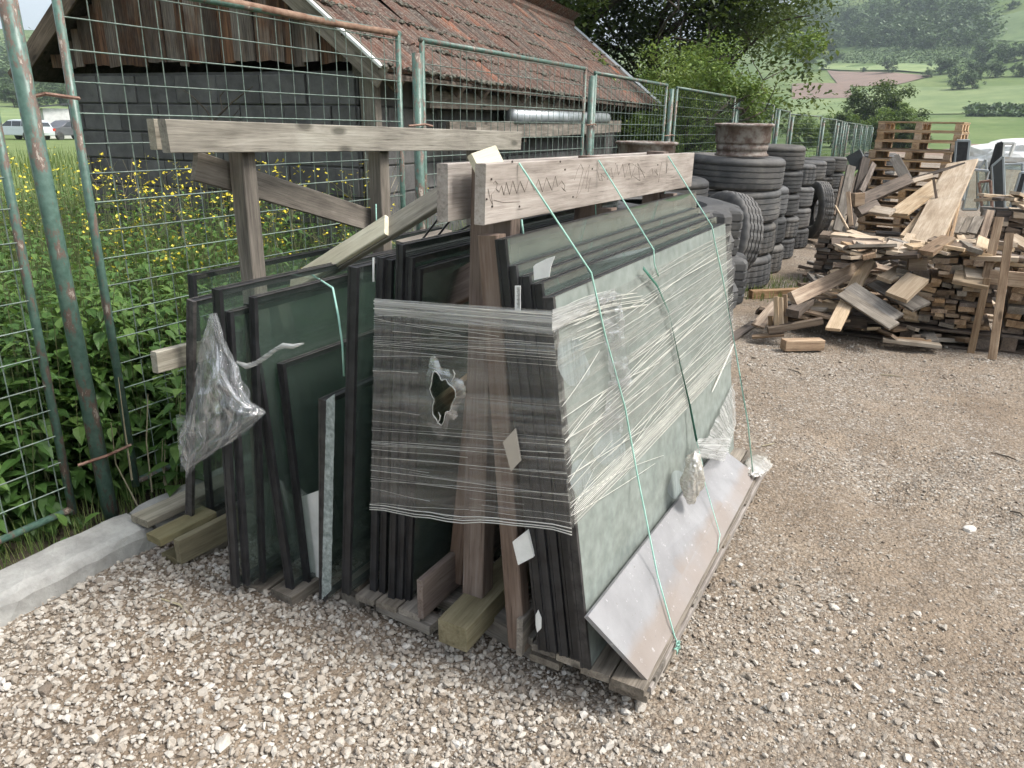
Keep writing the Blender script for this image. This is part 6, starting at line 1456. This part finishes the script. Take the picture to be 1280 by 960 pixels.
hp = gz(1290, 214); heap('pale_heap', (hp.x + .3, hp.y + 3, 0), (3.0, 2.2, 1.25), M['plaster'], 'big pale heap of broken glass behind the back panes at the right', 'heap', 3)
hp = gz(1225, 196); heap('pale_heap', (hp.x, hp.y + 4, 0), (2.2, 1.6, .55), M['plaster'], 'low whitish heap behind the dark upright pane', 'heap', 5, 3)
heap('scrap_mound', (2.1, 12.9, 0), (.9, .6, .35), M['galv'], 'grey metal scrap mound at the right edge behind the plastic pallet', 'heap', 6, 3)

# ================================================================== FAR LEFT: cars and hut
CP = simple('pale_car_paint', (.62, .66, .70), .3, .02, 3, (.66, .70, .74), 0, .1, .5); CP2 = simple('dark_car_paint', (.10, .105, .115), .3, .02, 3, (.13, .13, .14), 0, .2, .5)
CG = simple('car_window', (.03, .035, .04), .1, 0, 3, (.04, .045, .05), 0, 0, .6); TLR = simple('tail_light', (.5, .05, .03), .3, 0, 3, (.6, .08, .05), 0)
def car(loc, rz, paint, label, wagon=True):
    t = thing('parked_car', label, 'car', (0, 0, 0)); b = bmesh.new()
    low = [(-2.2, .35), (-2.25, .6), (-2.2, .88), (-2.05, .95), (1.2, .98), (2.0, .85), (2.2, .65), (2.2, .35)]
    hi = [(-2.12, .93), (-1.95, 1.28), (-1.7, 1.42), (-.2, 1.46), (.35, 1.40), (1.15, .97)] if wagon else [(-1.8, .93), (-1.2, 1.36), (-.9, 1.42), (-.2, 1.45), (.35, 1.38), (1.15, .97)]
    def ext(prof, y0, y1, ins):
        n_ = len(prof); V = []
        zs = [p[1] for p in prof]; z0, z1 = min(zs), max(zs)
        for s in (-1, 1): V += [(x, s * (y1 - ins * (z - z0) / (z1 - z0)), z) for x, z in prof]
        return V, [tuple(range(n_))] + [tuple(reversed(range(n_, 2 * n_)))] + [(i, n_ + i, n_ + (i + 1) % n_, (i + 1) % n_) for i in range(n_)]
    m = MB(); m.add(*ext(low, 0, .87, .04)); m.add(*ext(hi, 0, .82, .14)); body = link('body', m.mesh(), paint, t); bv = body.modifiers.new('b', 'BEVEL'); bv.width = .05; bv.segments = 2
    m = MB(); wp = [(-1.85, 1.0), (-1.72, 1.32), (-.95, 1.36), (-.95, 1.0)]
    for s in (-1, 1):
        for (xa, xb, xt0, xt1) in ((-1.9, -1.0, -1.7, -1.0), (-.92, -.1, -.92, -.1), (-.02, .95, -.02, .42)):
            y0, y1 = s * .822, s * .735; V = [(xa, y0, 1.0), (xb, y0, 1.0), (xt1, y1, 1.34), (xt0, y1, 1.34)]; V2 = [(x, y - s * .03, z) for x, y, z in V]; m.add(V + V2, [(0, 1, 2, 3), (7, 6, 5, 4), (0, 4, 5, 1), (1, 5, 6, 2), (2, 6, 7, 3), (3, 7, 4, 0)])
    link('window', m.mesh(), CG, t)
    m = MB(); V = [(-2.12, -.66, 1.0), (-2.12, .66, 1.0), (-1.99, .6, 1.28), (-1.99, -.6, 1.28)]; m.add(V + [(x + .05, y, z) for x, y, z in V], [(0, 1, 2, 3), (7, 6, 5, 4), (0, 4, 5, 1), (1, 5, 6, 2), (2, 6, 7, 3), (3, 7, 4, 0)]); link('rear_window', m.mesh(), CG, t)
    for s in (-1, 1): m = MB(); m.box((-2.27, s * .78 - .12, .68), (-2.1, s * .78 + .09, .86)); link('tail_light', m.mesh(), TLR, t)
    for x in (-1.35, 1.35):
        for s in (-1, 1):
            wm = lathe([(.02, -.09), (.2, -.1), (.31, -.1), (.32, -.08), (.32, .08), (.31, .1), (.2, .1), (.02, .09)], 24, 'wheel'); link('wheel', wm, M['rubber'], t, Matrix.Translation((x, s * .78, .32)) @ Matrix.Rotation(math.pi / 2, 4, 'X'))
    m = MB(); m.box((-2.26, -.26, .55), (-2.2, .26, .66)); link('number_plate', m.mesh(), M['paper'], t)
    t.matrix_basis = Matrix.Translation(Vector(loc)) @ Matrix.Rotation(rz, 4, 'Z')
def far_pt(x, y, dep): d = ray(x, y); d = d / d.dot(FW) * dep; return EYE + d
p = far_pt(30, 178, 56); base = math.atan2(FW.y, FW.x)
car((p.x, p.y, -.1), base + math.radians(72), CP, 'pale blue station wagon with red tail lights parked in the far meadow', True)
p = far_pt(86, 177, 58); car((p.x, p.y, -.1), base + math.radians(160), CP2, 'dark grey car parked beside the white hut', True)
hut = thing('white_hut', 'small white hut with a green roof edge behind the parked cars', 'hut', (0, 0, 0)); m = MB(); m.box((-1.6, -2, 0), (1.6, 2, 2.3)); link('wall', m.mesh(), M['plaster'], hut)
m = MB(); m.add([(-1.9, -2.6, 2.3), (1.9, -2.6, 2.3), (1.9, 2.3, 2.9), (-1.9, 2.3, 2.9), (-1.9, -2.6, 2.42), (1.9, -2.6, 2.42), (1.9, 2.3, 3.02), (-1.9, 2.3, 3.02)], [(3, 2, 1, 0), (4, 5, 6, 7), (0, 1, 5, 4), (1, 2, 6, 5), (2, 3, 7, 6), (3, 0, 4, 7)]); link('roof', m.mesh(), M['shed_dark'], hut)
m = MB(); m.box((-1.64, -.9, .3), (-1.6, .9, 2.0)); link('shutter', m.mesh(), M['grey_plastic'], hut)
p = far_pt(93, 176, 62); hut.matrix_basis = Matrix.Translation((p.x, p.y, -.1)) @ Matrix.Rotation(base + math.radians(215), 4, 'Z')
# ================================================================== HAZE
hz = NT('thin_haze'); pv = hz.n('ShaderNodeVolumePrincipled'); pv.inputs['Density'].default_value = 0.00042; pv.inputs['Color'].default_value = (.72, .84, .92, 1); pv.inputs['Anisotropy'].default_value = .1
hz.l(pv.outputs[0], hz.out.inputs['Volume'])
m = MB(); m.box((-3300, -3300, -12), (3300, 3300, 420)); prop(m.build('haze', hz.m), kind='stuff')
